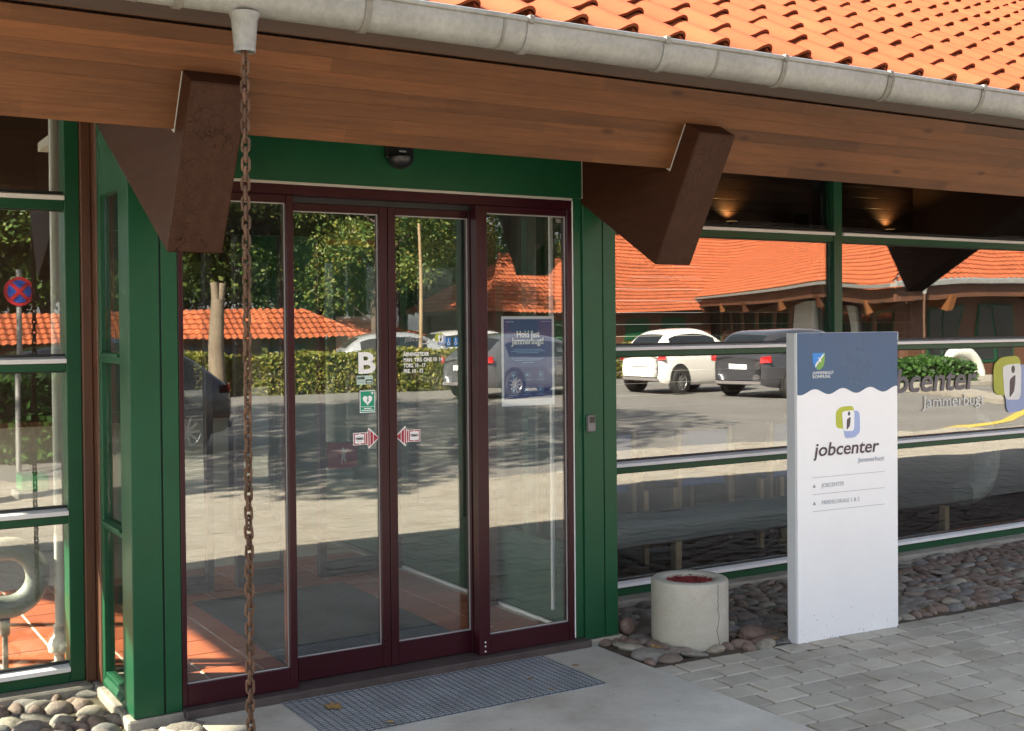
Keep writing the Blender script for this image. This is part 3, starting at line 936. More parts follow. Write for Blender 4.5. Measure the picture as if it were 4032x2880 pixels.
for r in range(2):
    for c in range(3):
        cx, cz = 3.095 + .08 * c, 1.372 - .075 * r
        pts = [(cx + .016 * math.cos(2 * math.pi * k / 14), cz + .016 * math.sin(2 * math.pi * k / 14)) for k in range(14)]
        m = MB().tube([(x, yp - .002, z) for x, z in pts] + [(pts[0][0], yp - .002, pts[0][1])], .0011, 5)
        m.build('icon', PALEBL, ps)
        poly('icon', [(cx - .008, cz - .006), (cx + .008, cz - .006), (cx + .008, cz + .002), (cx, cz + .009), (cx - .008, cz + .002)], yp - .0015, PALEBL, ps)
        b_('print_line', PALEBL, ps, cx - .026, cx + .026, cz - .026, cz - .0235, yp - .0015)
b_('print_line', PALETXT, ps, 3.05, 3.10, 1.636, 1.639, yp - .0015); b_('print_line', PALETXT, ps, 3.26, 3.315, 1.638, 1.640, yp - .0015)
b_('print_line', PALETXT, ps, 3.05, 3.09, 1.262, 1.264, yp - .0015); b_('print_line', PALETXT, ps, 3.28, 3.315, 1.264, 1.266, yp - .0015)

# door mat grating in the slab
gr = thing('foot_grating', 'galvanised steel foot grating set in the entrance slab', 'grating', (2.52, -.33, -.024))
gx0, gx1, gy0, gy1 = 1.838, 3.185, -.60, -.065
fm = MB().box(gx0 - .006, gx1 + .006, gy0 - .006, gy0, -.024, -.0205).box(gx0 - .006, gx1 + .006, gy1, gy1 + .006, -.024, -.0205).box(gx0 - .006, gx0, gy0, gy1, -.024, -.0205).box(gx1, gx1 + .006, gy0, gy1, -.024, -.0205)
fm.build('frame', STEEL, gr)
m = MB()
n = 41
for k in range(n + 1):
    x = gx0 + (gx1 - gx0) * k / n
    m.box(x - .0018, x + .0018, gy0, gy1, -.0238, -.0192)
m.build('bearing_bars', BARSHADE, gr, kind='stuff')
m = MB()
n = 23
for k in range(1, n):
    y = gy0 + (gy1 - gy0) * k / n
    m.box(gx0, gx1, y - .0062, y + .0062, -.0237, -.0207)
m.build('cross_bars', STEEL, gr, kind='stuff')
m = MB().box(gx0, gx1, gy0, gy1, -.0239, -.0234).build('pit_shade', PITSHADE, gr)  # flat black sheet under the bars, painted shade in place of a deep pit

# ================================================================== WINDOW WALLS
YW = .72
def strip(parent, x0, x1, z, y=YW):
    """white aluminium sill strip with a green rail below it; z = underside of the strip"""
    v = [(x0, y - .052, z - .002), (x1, y - .052, z - .002), (x1, y - .052, z + .018), (x0, y - .052, z + .018), (x0, y - .006, z + .028), (x1, y - .006, z + .028), (x1, y - .006, z - .002), (x0, y - .006, z - .002)]
    m = MB().add(v, [(0, 1, 2, 3), (3, 2, 5, 4), (4, 5, 6, 7), (7, 6, 1, 0), (0, 3, 4, 7), (1, 6, 5, 2)])
    return m.build('sill_strip', ALU, parent, bev=.0015)
LEV = [(.057, .03), (.773, .733), (1.467, 1.428), (2.209, 2.163)]
def glazing(parent, x0, x1, glass, bottom_rail=True):
    tops = [LEV[1][1], LEV[2][1], LEV[3][1], 2.70]
    for i, (zs, zr) in enumerate(LEV):
        strip(parent, x0, x1, zs)
        box('rail', GREEN, parent, x0, x1, YW - .034, YW + .05, zr + (0 if i else -.028), zs - .0025, .0025)
        box('gasket', GASKET, parent, x0, x1, YW - .012, YW + .01, zs + .0285, zs + .040, .0)
        za, zb = zs + .0405, tops[i]
        g = box('pane', glass, parent, x0, x1, YW - .003, YW + .003, za, zb - .001, 0)
        # tiny lean of each pane: no two panes of a window sit in one plane
        g.rotation_euler = (random.gauss(0, .0012), 0, random.gauss(0, .0012))
        box('gasket', GASKET, parent, x0, x1, YW - .010, YW + .012, zb - .006, zb, 0)
ww = thing('window_wall', 'long green window wall with white sill strips right of the entrance', 'window', (6.5, YW, 0))
def mull(parent, x0, x1, z0=.005, z1=2.75, y0=YW - .04): return box('mullion', GREEN, parent, x0, x1, y0, YW + .07, z0, z1, .003)
mull(ww, 3.706, 3.78)
glazing(ww, 3.7805, 6.0295, GLASS_OLD)
mull(ww, 6.03, 6.108)
box('post_inside', BLACK, ww, 5.965, 6.0, YW + .02, YW + .10, 0, 2.75, .002)
glazing(ww, 6.1085, 8.40, GLASS_OLD)
mull(ww, 8.4005, 8.48)
glazing(ww, 8.4805, 10.8, GLASS_OLD)
mull(ww, 10.8005, 10.88)
pl = box('plinth', PLINTH, None, 3.736, 12, .575, .9, -.16, .0015, .01)
tag(pl, 'low concrete plinth under the right window wall', 'plinth')
lw = thing('window_wall', 'green window wall with white sill strips at the far left', 'window', (0, YW, 0))
mull(lw, 1.1, 1.1655)
glazing(lw, -.9, 1.0995, GLASS)
mull(lw, -1.0, -.9005)
glazing(lw, -2.38, -1.0005, GLASS)
pl = box('plinth', PLINTH, None, -2.4, 1.189, .60, .9, -.2, -.0005, .01)
tag(pl, 'low concrete plinth under the far left window wall', 'plinth')
bp_ = thing('corner_post', 'dark brown timber corner post left of the green entrance', 'post', (1.19, .69, 0))
box('face', POSTWOOD, bp_, 1.166, 1.212, .655, .78, .0, 2.8, .004)
box('return_board', POSTWOOD, bp_, 1.2125, 1.236, .565, .78, .0, 2.8, .004)
# return wall window on the left flank of the entrance
rw = thing('flank_window', 'narrow green framed window on the left flank of the entrance', 'window', (1.24, .34, 0))
def rbox(nm, mat, y0, y1, z0, z1, x0=1.2165, x1=1.262, bev=.0025): return box(nm, mat, rw, x0, x1, y0, y1, z0, z1, bev)
rbox('stile', GREEN, .121, .175, .0, 2.62, 1.2175)
rbox('stile', GREEN, .515, .563, .0, 2.62, 1.2175)
tops = [.722, 1.468, 2.215, 2.62]
bots = [.075, .765, 1.515, 2.615]
for i in range(4):
    zr0 = 0 if i == 0 else tops[i - 1]
    rbox('rail', GREEN, .1755, .5145, zr0 + .001, bots[i], 1.2205)
    if i < 3:
        if i == 0: MB().prism([(1.207, .18, zr0 + .035), (1.207, .51, zr0 + .035), (1.235, .51, bots[i] - .002), (1.235, .18, bots[i] - .002)], (0, 0, -.012)).build('sill_strip', GREEN, rw)
        else: MB().box(1.206, 1.2204, .18, .514, bots[i] - .018, bots[i] - .002).build('sill_strip', GREEN, rw, bev=.003)
        box('pane', GLASS, rw, 1.238, 1.243, .1755, .5145, bots[i] + .002, tops[i] - .002, 0)
        rbox('bead', ALU, .178, .184, bots[i], tops[i], 1.225, 1.236, .001)
# ring planter
pt = thing('ring_planter', 'round concrete ring planter filled with red chippings', 'planter', (PLC[0], PLC[1], -.05))
m = MB().lathe([(.198, 0), (.200, .01), (.2005, .332), (.197, .342), (.189, .347), (.140, .347), (.133, .342), (.130, .30), (.128, .02)], (PLC[0], PLC[1], -.05), 56)
m.build('ring', RINGCON, pt, smooth=True)
m = MB()
cr = [( -.008 + .004 * math.sin(9 * k) + (.012 if k > 5 else 0) * math.sin(k), .34 - .34 * k / 16) for k in range(17)]
pts = []
for dx, z in cr:
    a = R(-83) + dx * 3.2
    pts.append((PLC[0] + .2003 * math.cos(a), PLC[1] + .2003 * math.sin(a), -.05 + max(.003, z)))
m.tube(pts, .0016, 5).build('crack', flat('crack_dark', (.06, .055, .05), .9), pt)
m = MB()
for k in range(420):
    a, rr = random.uniform(0, 2 * math.pi), .128 * math.sqrt(random.random())
    x, y, s = PLC[0] + rr * math.cos(a), PLC[1] + rr * math.sin(a), random.uniform(.005, .011)
    b = Vector((x, y, .280 + random.uniform(-.006, .008)))
    q = [b + Vector((random.uniform(-s, s), random.uniform(-s, s), random.uniform(-s, s) * .6)) for _ in range(4)]
    m.add(q, [(0, 1, 2), (0, 3, 1), (1, 3, 2), (2, 3, 0)])
m.build('red_chippings', REDFILL, pt, kind='stuff')
MB().lathe([(.13, .274), (0, .278)], (PLC[0], PLC[1], 0), 20).build('filling', REDFILL, pt)

# ================================================================== SIGN
SR = math.atan(-.05)
sg = thing('information_sign', 'white and navy upright information sign on the pavement edge', 'sign', (4.43, -.57, -.05), SR)
SW, SZ, SD = .714, 1.619, .078
def sl(name, mat, x0, x1, y0, y1, z0, z1, bev=.003): return box(name, mat, sg, x0, x1, y0, y1, z0, z1, bev, world=False)
sl('side_channel', SIGNSIDE, -.004, SW + .003, .010, SD, 0, SZ - .001, .004)
sl('front_panel', SIGNWHITE, 0, SW, 0, .0095, 0, SZ, .003)
box('corner_peel', SIGNSIDE, sg, SW + .001, SW + .006, -.002, .03, SZ - .05, SZ + .0, .002, world=False)
def sp(nm, pts, mat, y=-.0012): return poly(nm, [(x, z + .05) for x, z in pts], y, mat, sg, world=False)
wave = []
for k in range(49):
    x = SW * k / 48
    wave.append((.001 + x * .997, 1.262 + .0145 * math.cos((x - .118) / .196 * 2 * math.pi)))
sp('navy_field', wave + [(SW - .001, 1.5675), (.001, 1.5675)], NAVY)
shd = [(.105, 1.463), (.188, 1.463), (.187, 1.42), (.178, 1.395), (.162, 1.381), (.146, 1.373), (.130, 1.382), (.115, 1.396), (.106, 1.42)]
sp('shield', shd, SKYBLUE, -.0022)
sp('shield', [(.180, 1.4625), (.188, 1.4625), (.187, 1.42), (.178, 1.395), (.162, 1.381), (.146, 1.374), (.132, 1.382), (.128, 1.40), (.140, 1.412), (.158, 1.43)], LEAFG, -.0027)
sp('gull', [(.186, 1.4605), (.166, 1.449), (.157, 1.436), (.140, 1.441), (.150, 1.429), (.136, 1.41), (.131, 1.396), (.123, 1.388), (.123, 1.403), (.130, 1.414), (.147, 1.421), (.165, 1.416), (.160, 1.428), (.166, 1.437), (.178, 1.448)], STICKERW, -.0034)
def st_(body, size, x, z, mat, width, shear=0., bold=0., y=-.0022):
    o = txt('lettering', body, size, (0, 0, 0), mat, None, shear=shear, bold=bold, width=width)
    o.parent = sg
    o.location = (x, y, z + .05)
    return o
st_('JAMMERBUGT', .022, .104, 1.3525, STICKERW, .148)
st_('KOMMUNE', .022, .104, 1.333, STICKERW, .12)
class _L: pass
def logo_sign():
    X, Z, s = .266, 1.013, .168
    q = lambda pts: [(X + a * s, Z + b * s) for a, b in pts]
    sp('emblem_green', q(soft_poly([(.0, .30), (-.01, .84), (.20, .98), (.76, 1.0), (.78, .3)], .3)), LIME)
    sp('emblem_blue', q(soft_poly([(.34, -.02), (.30, .82), (.99, .84), (1.01, .16), (.80, 0.0)], .25)), LBLUE, -.002)
    sp('emblem_white', q(soft_poly([(.30, .22), (.24, .80), (.36, .84), (.77, .86), (.75, .20)], .22)), SIGNWHITE, -.0028)
    sp('emblem_figure', q(soft_poly([(.43, .24), (.44, .58), (.60, .66), (.59, .50), (.56, .36)], .2)), PURPLE, -.0036)
    sp('emblem_figure', [(X + (.535 + .05 * math.cos(2 * math.pi * k / 12)) * s, Z + (.755 + .07 * math.sin(2 * math.pi * k / 12)) * s) for k in range(12)], PURPLE, -.0036)
logo_sign()
st_('jobcenter', .098, .112, .928, PURPLE, .468, .16, .0012)
st_('Jammerbugt', .034, .422, .880, PALETXT, .192, .05, .0006)
for z in (.818, .7305, .642):
    sp('rule_line', [(.101, z - .0014), (.613, z - .0014), (.613, z + .0014), (.101, z + .0014)], PALETXT)
for z, s, w in ((.764, 'JOBCENTER', .159), (.674, 'MØDELOKALE 1 & 2', .264)):
    sp('arrow_mark', [(.101, z + .002), (.124, z + .002), (.1125, z + .020)], GREYTXT)
    st_(s, .031, .163, z, PALETXT, w)
m = MB()
for k in range(90):
    x, z, s = random.uniform(.01, SW - .01), abs(random.gauss(0, .06)) + .004, random.uniform(.0008, .0026)
    m.add([(x - s, -.0006, z - s), (x + s, -.0006, z - s * .6), (x + s * .7, -.0006, z + s), (x - s, -.0006, z + s * .8)], [(0, 1, 2, 3)])
m.build('dirt_specks', flat('splash_dirt', (.22, .20, .17), .9), sg, world=False, kind='stuff')
# ---- lettering on the right window
jw = thing('window_lettering', 'grey jobcenter lettering with lime and blue emblem on the window glass', 'lettering', (7.3, YW - .006, 1.0))
VIN = flat('grey_vinyl', (.15, .135, .15), .5)
txt('logotype', 'jobcenter', .235, (6.44, YW - .0075, 1.125), VIN, jw, shear=.16, width=1.13, bold=.004)
txt('lettering', 'Jammerbugt', .115, (6.955, YW - .0075, 1.008), STICKERW, jw, width=.69, shear=.05)
jc_logo(jw, 7.745, .935, YW - .0065, .425)

# ================================================================== INTERIOR
fl = bpy.data.objects.new('floor', None); COL.objects.link(fl); fl['kind'] = 'structure'
link('grout_bed', mesh('grout_bed', [(-2.3, .80, -.004), (3.525, .80, -.004), (3.525, 5.9, -.004), (-2.3, 5.9, -.004)], [(0, 1, 2, 3)]), GROUT, fl)
link('grout_bed', mesh('grout_bed', [(1.43, .19, -.0041), (3.525, .19, -.0041), (3.525, .801, -.0041), (1.43, .801, -.0041)], [(0, 1, 2, 3)]), GROUT, fl)
T = .262
me_ft = mesh('floor_tile', *boxv(-.125, .125, -.125, .125, -.012, 0), bev=.002); me_ft.materials.append(FLOORTILE)
for i in range(-14, 8):
    for j in range(-1, 9):
        x, y = 1.66 + T * (i + .5), .572 + T * (j + .5)
        if x < .1 or x > 3.4: continue
        if x < 1.45 and y < .9: continue
        link('floor_tile', me_ft, None, fl, (x, y, random.gauss(0, .0006)), (0, 0, random.gauss(0, .003)))
link('hall_floor', mesh('hall_floor', [(3.62, .80, -.002), (12, .80, -.002), (12, 5.9, -.002), (3.62, 5.9, -.002)], [(0, 1, 2, 3)]), rough_mat('hall_floor_tile', (.05, .024, .016), .35, .3, 6, .1), kind='structure')
mt = thing('entrance_mat', 'dark ribbed entrance mat on the terracotta vestibule floor', 'mat', (2.5, 1.1, 0))
box('pile', MATTEX, mt, 2.03, 2.985, .665, 1.93, .0015, .013, .003)
m = MB()
for k in range(36):
    x = 2.045 + .0258 * k
    m.box(x, x + .004, .67, 1.925, .0125, .0155)
m.build('ribs', rough_mat('mat_ribs', (.03, .033, .036), .95, .3, 40, .5), mt, kind='stuff')
box('scraper_base', GASKET, mt, 2.03, 2.985, .345, .66, .0015, .006, .001)
for k in range(13):
    y = .352 + .0238 * k
    box('scraper_bar', rough_mat('scraper', (.10, .10, .10), .6, .2) if 'scraper' not in bpy.data.materials else bpy.data.materials['scraper'], mt, 2.032, 2.983, y, y + .012, .0062, .014, .001)
PALEWALL = rough_mat('pale_wall', (.46, .45, .41), .8, .08, 3, .05)
DARKGREEN = paint('vestibule_green', (.02, .075, .05), .4, .1)
vw = thing('vestibule_wall', 'green glazed inner wall on the right of the vestibule', 'wall', (3.56, 1.1, 0))
box('lower_panel', DARKGREEN, vw, 3.535, 3.60, .12, 2.17, 0.02, .42, .003)
box('skirting', WHITE, vw, 3.515, 3.5345, .12, 2.17, .0, .018, .002)
box('pane', GLASS, vw, 3.56, 3.566, .18, 2.1, .45, 2.3, 0)
for y0, y1 in ((.12, .18), (.60, .66), (1.36, 1.42), (2.1, 2.17)):
    box('mullion', DARKGREEN, vw, 3.535, 3.60, y0, y1, .4205, 2.6, .003)
box('rail', DARKGREEN, vw, 3.538, 3.598, .18, 2.1, .4205, .45, .002)
wp = thing('timber_post', 'brown timber post behind the right side panel', 'post', (3.47, .95, 0))
box('shaft', POSTWOOD, wp, 3.44, 3.513, .90, .98, 0, 2.5, .004)
sk = thing('socket_box', 'white surface socket box low on the brown timber post', 'socket', (3.37, .92, .07))
box('casing', WHITE, sk, 3.385, 3.4385, .905, .965, .10, .215, .004); box('casing', WHITE, sk, 3.392, 3.4385, .91, .96, .0, .0995, .003)
box('button', GREYPL, sk, 3.40, 3.42, .9035, .9055, .16, .18, .001)
o = MB().tube([(3.49, .29, .1), (3.49, .29, 2.2)], .012, 10).build('light_tube', WHITE, None, smooth=True)
tag(o, 'white vertical tube beside the right frame of the side panel', 'pipe')
for x, y, r_, lab in ((1.315, .40, .020, 'pale heating riser seen through the narrow flank window, nearer the door'), (1.345, .50, .026, 'pale heating riser seen through the narrow flank window, nearer the brown post')):
    o = MB().tube([(x, y, 0), (x, y, 2.5)], r_, 12).build('riser_pipe', paint('riser_%d' % (x * 1000), (.52, .50, .44), .4, .08), None, smooth=True)
    tag(o, lab, 'pipe')
# inner doors at the back of the vestibule
NAVYFRAME = paint('inner_frame', (.03, .028, .04), .3, .1)
idr = thing('inner_door', 'dark framed inner glass doors at the back of the vestibule', 'door', (2.4, 2.2, 0))
box('header', NAVYFRAME, idr, 1.45, 3.53, 2.17, 2.25, 2.2, 2.62, .003)
for x0, x1 in ((1.45, 1.5), (2.20, 2.245), (2.39, 2.44), (2.685, 2.73), (2.94, 2.985), (3.47, 3.53)):
    box('stile', NAVYFRAME, idr, x0, x1, 2.18, 2.24, 0, 2.1995, .003)
for x0, x1 in ((1.5, 2.2), (2.44, 2.685), (2.985, 3.47)):
    box('bottom_rail', NAVYFRAME, idr, x0, x1, 2.185, 2.235, 0, .1, .003)
    box('pane', GLASS, idr, x0, x1, 2.207, 2.213, .1, 2.199, 0)
box('wood_rail', paint('ochre_wood', (.34, .19, .06), .5, .15), idr, 2.99, 3.5, 2.15, 2.168, 2.15, 2.19, .002)
nt_ = thing('paper_notice', 'white paper notice on the inner glass door', 'notice', (3.2, 2.17, 1.47))
PAPER = flat('notice_paper', (.55, .55, .52), .7)
poly('sheet', [(3.06, 1.47), (3.367, 1.47), (3.367, 1.69), (3.06, 1.69)], 2.174, PAPER, nt_)
txt('lettering', 'Velkommen i', .045, (3.21, 2.172, 1.63), GREYTXT, nt_, 'CENTER')
txt('lettering', 'jobcenter Jammerbugt', .036, (3.21, 2.172, 1.59), GREYTXT, nt_, 'CENTER', width=.28)
rp = thing('red_notice', 'dark red notice with a pale figure on the inner door', 'notice', (3.09, 2.17, .70))
poly('sheet', [(2.99, .70), (3.205, .70), (3.205, .868), (2.99, .868)], 2.174, flat('red_print', (.22, .02, .04), .5), rp)
poly('figure', [(3.085, .73), (3.095, .73), (3.10, .765), (3.11, .745), (3.12, .735), (3.125, .745), (3.115, .775), (3.12, .80), (3.135, .82), (3.13, .83), (3.112, .812), (3.10, .81), (3.09, .795)], 2.1725, PALETXT, rp)
c = [(3.102 + .011 * math.cos(2 * math.pi * k / 12), .823 + .012 * math.sin(2 * math.pi * k / 12)) for k in range(12)]
poly('figure', c, 2.1725, PALETXT, rp)
# hall behind: counter, walls, ceiling
ct = thing('reception_counter', 'pale reception counter seen through the inner doors', 'counter', (2.4, 4.3, 0))
box('front', PALEWALL, ct, 1.2, 3.0, 4.2, 4.3, 0, .92, .005); box('top', POSTWOOD, ct, 1.15, 3.05, 4.1, 4.7, .9205, .96, .004)
BOARD = wood('dark_wall_boards', (.055, .028, .018), 'X', .55, (.75, 1.25), False)
bw = bpy.data.objects.new('back_wall', None); COL.objects.link(bw); bw['kind'] = 'structure'
for k in range(51):
    z = k * .125
    box('board', BOARD, bw, 3.62, 12, 5.0, 5.05, z + .002, z + .123, .003)
box('rear_boarding', BOARD, bw, -2.3, 3.61, 5.7, 5.8, 0, 6.1, 0)
box('partition', DARKGREEN, bw, 3.601, 3.66, .80, 5.75, 0, 2.7, .0)
MB().prism([(12.0, .6, 0), (12.0, 9, 0), (12.0, 9, 3.7), (12.0, 4.6, 6.0), (12.0, .6, 3.7)], (.1, 0, 0)).build('east_wall', BOARD, bw, origin=(0, 0, 0))
box('vestibule_ceiling', PALEWALL, bw, 1.25, 3.53, .15, 2.17, 2.63, 2.68, 0)
# added, unseen west gable: panes let sun in, head keeps it off upper entrance
gb = thing('added_gable', 'unseen glazed gable added at the west end to shape the sun', 'window', (-2.4, 3, 0))
for y in (.75, 1.6, 2.45, 3.3, 4.15, 5.0, 5.7):
    box('mullion', GREEN, gb, -2.45, -2.38, y - .03, y + .03, 0, 3.72, .003)
for z in (.0, 1.2, 2.4, 3.66):
    box('rail', GREEN, gb, -2.445, -2.385, .78, 5.7, z, z + .06, .002)
for a, b2 in zip((.78, 1.63, 2.48, 3.33, 4.18, 5.03), (1.57, 2.42, 3.27, 4.12, 4.97, 5.67)):
    for z0, z1 in ((.06, 1.2), (1.26, 2.4), (2.46, 3.66)):
        box('pane', GLASS, gb, -2.417, -2.413, a, b2, z0, z1, 0)
MB().prism([(-2.45, .72, 3.721), (-2.45, 6.6, 3.721), (-2.45, 6.6, 5.4), (-2.45, 4.6, 6.0), (-2.45, .72, 3.75)], (.1, 0, 0)).build('boarding', BOARD, gb)
# warm wall lamps high on the hall wall
for x, lab in ((6.9, 'warm wall lamp glowing high behind the left upper pane'), (8.95, 'warm wall lamp glowing high behind the middle upper pane'), (11.5, 'warm wall lamp glowing at the far right upper pane')):
    l = thing('wall_lamp', lab, 'lamp', (x, 4.9, 2.6))
    box('shade', BLACK, l, x - .06, x + .06, 4.86, 4.995, 2.55, 2.75, .005)
    b = emit('lamp_glow', (1.0, .55, .18), .08) if 'lamp_glow' not in bpy.data.materials else bpy.data.materials['lamp_glow']
    box('bulb', b, l, x - .04, x + .04, 4.89, 4.97, 2.751, 2.757, .001)
    pl_ = bpy.data.lights.new('lamp_light', 'SPOT'); pl_.energy, pl_.color, pl_.spot_size, pl_.spot_blend, pl_.shadow_soft_size = 2.2, (1, .58, .22), R(135), .8, .03
    lo = bpy.data.objects.new('lamp_light', pl_); COL.objects.link(lo); lo.parent = l; lo.location = (0, .03, .18); lo.rotation_euler = (R(180), 0, 0)
for x in (7.55, 9.75):
    o = box('loudspeaker', BLACK, None, x, x + .26, 4.55, 4.8, 2.2, 2.85, .01)
    tag(o, 'black loudspeaker box hanging inside behind the %s upper window pane' % ('left' if x < 8 else 'right'), 'loudspeaker')
# seats, duct and pipes behind the glass
CHAIRBLUE = rough_mat('chair_blue', (.10, .18, .40), .8, .15, 30, .2)
PALEWOOD = paint('pale_wood', (.34, .235, .125), .5, .15)
def chair(x, y, label):
    t = thing('chair', label, 'chair', (x, y, 0), 0, 'blue chairs along the window')
    def c_(nm, mat, *a): return box(nm, mat, t, *a[:6], .004, world=False)
    c_('seat', CHAIRBLUE, -.23, .23, .02, .46, .42, .47)
    c_('backrest', CHAIRBLUE, -.215, .215, -.02, .012, .60, .83)
    for sx in (-1, 1):
        c_('leg', PALEWOOD, sx * .245 - .02, sx * .245 + .02, -.02, .02, 0, .86)
        c_('leg', PALEWOOD, sx * .245 - .02, sx * .245 + .02, .42, .46, 0, .66)
        c_('armrest', PALEWOOD, sx * .245 - .024, sx * .245 + .024, .02, .46, .6601, .69)
    return t
chair(4.95, 1.82, 'blue chair with wooden frame nearest the entrance, behind the lower pane')
chair(5.84, 1.80, 'blue chair with wooden frame behind the window left of the sign')
chair(6.75, 1.80, 'blue chair with wooden frame behind the window hidden by the sign')
DUCTM = rough_mat('duct_teal', (.055, .085, .085), .5, .1, 10, .05)
DUCTW = rough_mat('white_duct', (.58, .60, .54), .4, .08, 6, .05)
dl = thing('ventilation_duct', 'dark teal ventilation duct lying along the right window', 'duct', (6, 1.15, .3))
MB().tube([(3.75, 1.15, .29), (6.9, 1.15, .29)], .11, 20).build('straight', DUCTM, dl, smooth=True)
pts = [(8.05 + .26 * math.sin(a), 1.2, .55 - .30 * math.cos(a)) for a in np.linspace(-.15, math.pi, 12)]
MB().tube(pts, .105, 18).build('elbow', DUCTP, dl, smooth=True)
for x in (3.95, 5.02, 6.02, 6.8, 7.7):
    box('support', PALEWOOD, dl, x - .025, x + .025, 1.1, 1.16, 0.0, .185, .003)
for x in (4.3, 4.95, 5.2, 6.0, 6.2, 6.9):
    box('support', PALEWOOD, dl, x - .02, x + .02, 1.35, 1.39, .3, .5, .003)
    box('support', PALEWOOD, dl, x - .02, x + .02, 1.35, 1.39, 0, .2995, .003)
ub = thing('white_duct_bend', 'white bent air duct on a foot behind the far left window', 'duct', (.87, 1.03, 0))
ctr = Vector((.885, 1.04, .445))
pts = [(ctr.x + .140 * math.cos(a), ctr.y, ctr.z + .140 * math.sin(a)) for a in np.linspace(R(100), R(-100), 18)]
pts = [(pts[0][0] - .35, ctr.y, pts[0][2] - .02)] + pts + [(pts[-1][0] - .05, ctr.y, pts[-1][2])]
MB().tube(pts, .055, 20).build('bend', DUCTP, ub, smooth=True)
MB().tube([(.84, 1.04, .305), (.80, 1.04, .305)], .062, 20).build('collar', ZINC, ub, smooth=True)
MB().lathe([(.045, 0), (.045, .008), (.014, .02), (.013, .17), (.022, .18), (.024, .25)], (.875, 1.03, 0), 16).build('foot', DUCTP, ub, smooth=True)
vp = thing('heating_pipe', 'white vertical heating pipe with valve behind the far left window', 'pipe', (1.13, 1.0, 0))
WPIPE = paint('pipe_white', (.42, .41, .37), .35, .06)
MB().tube([(1.118, 1.0, .10), (1.118, 1.0, 2.7)], .024, 14).build('pipe', WPIPE, vp, smooth=True)
MB().tube([(1.152, 1.04, .10), (1.152, 1.04, 2.7)], .016, 12).build('return_pipe', WPIPE, vp, smooth=True)
MB().lathe([(.055, .0), (.055, .014), (.024, .022), (.024, .06), (.05, .075), (.055, .105), (.04, .135), (.026, .15), (.027, .20)], (1.112, 1.0, 0), 18).build('valve', WPIPE, vp, smooth=True)
gb2 = box('green_crate', paint('bright_green', (.04, .40, .12), .4, .1), None, .99, 1.12, 1.25, 1.4, .82, .90, .006)
tag(gb2, 'small bright green box behind the far left window', 'box')
bs = box('wall_ledge', PALEWALL, None, .97, 1.14, 1.22, 1.42, .78, .8195, .006); tag(bs, 'small pale ledge inside the far left window carrying a green box', 'ledge')
# ================================================================== ACROSS THE CAR PARK (what the glass mirrors)
def tree_mesh(seed, h, cr, nleaf, ls, trunk_r, base=.28, pine=False, nclump=26):
    r = np.random.default_rng(seed)
    mt_ = MB()
    pts = [Vector((0, 0, -.2))]
    for i in range(1, 8):
        pts.append(Vector((r.normal(0, .05 * i * .3), r.normal(0, .05 * i * .3), h * .86 * i / 7)))
    mt_.tube(pts, [trunk_r * (1 - .12 * i) for i in range(8)], 9)
    cl = []
    for k in range(nclump):
        f = base + (1 - base) * ((k + r.random()) / nclump)
        if pine: rad = cr * (1.08 - f) * .9
        else: rad = cr * math.sin(math.pi * min(.97, max(.12, (f - base) / (1 - base) * .9 + .08))) ** .6
        a = k * 2.4 + r.normal(0, .4)
        d = rad * (.35 + .6 * r.random())
        c = Vector((d * math.cos(a), d * math.sin(a), h * f))
        p0 = Vector((pts[min(7, int(f * 7))].x, pts[min(7, int(f * 7))].y, h * max(.12, f - .13)))
        if d > .35 * rad:
            mid = p0.lerp(c, .5) + Vector((0, 0, .12))
            mt_.tube([p0, mid, c], [trunk_r * .34, trunk_r * .2, trunk_r * .07], 6)
        cl.append((c, cr * (.22 + .2 * r.random())))
    per = nleaf // nclump
    V, F = [], []
    for c, rr in cl:
        p = r.normal(size=(per, 3)); p /= np.linalg.norm(p, axis=1)[:, None]
        rad = rr * r.random(per) ** .45
        pos = np.array(c) + p * rad[:, None] * np.array([1.15, 1.15, .75 if not pine else .45])
        n = r.normal(size=(per, 3)) + np.array([0, 0, .6]); n /= np.linalg.norm(n, axis=1)[:, None]
        t = np.cross(n, r.normal(size=(per, 3))); t /= np.linalg.norm(t, axis=1)[:, None]
        b = np.cross(n, t)
        s = ls * r.uniform(.6, 1.3, per)[:, None]
        q = np.stack([pos - t * s, pos - b * s * .55, pos + t * s, pos + b * s * .55], 1).reshape(-1, 3)
        V.append(q)
    V = np.concatenate(V)
    nq = len(V) // 4
    me = bpy.data.meshes.new('crown')
    me.vertices.add(len(V)); me.vertices.foreach_set('co', V.ravel())
    me.loops.add(nq * 4); me.loops.foreach_set('vertex_index', np.arange(nq * 4))
    me.polygons.add(nq); me.polygons.foreach_set('loop_start', np.arange(0, nq * 4, 4)); me.polygons.foreach_set('loop_total', np.full(nq, 4))
    me.update(); me.validate()
    mt = mesh('trunk', mt_.v, mt_.f, True)
    return mt, me
TK = {
    'broad': tree_mesh(1, 11.5, 4.0, 34000, .10, .26, .22),
    'tall': tree_mesh(2, 14.5, 3.6, 36000, .10, .24, .2, nclump=34),
    'pine': tree_mesh(3, 15.0, 3.2, 34000, .09, .25, .16, True, 40),
    'high': tree_mesh(5, 18.5, 4.6, 8500, .17, .3, .5, nclump=30),
    'light': tree_mesh(4, 10.0, 3.2, 24000, .08, .17, .25, nclump=22),
}
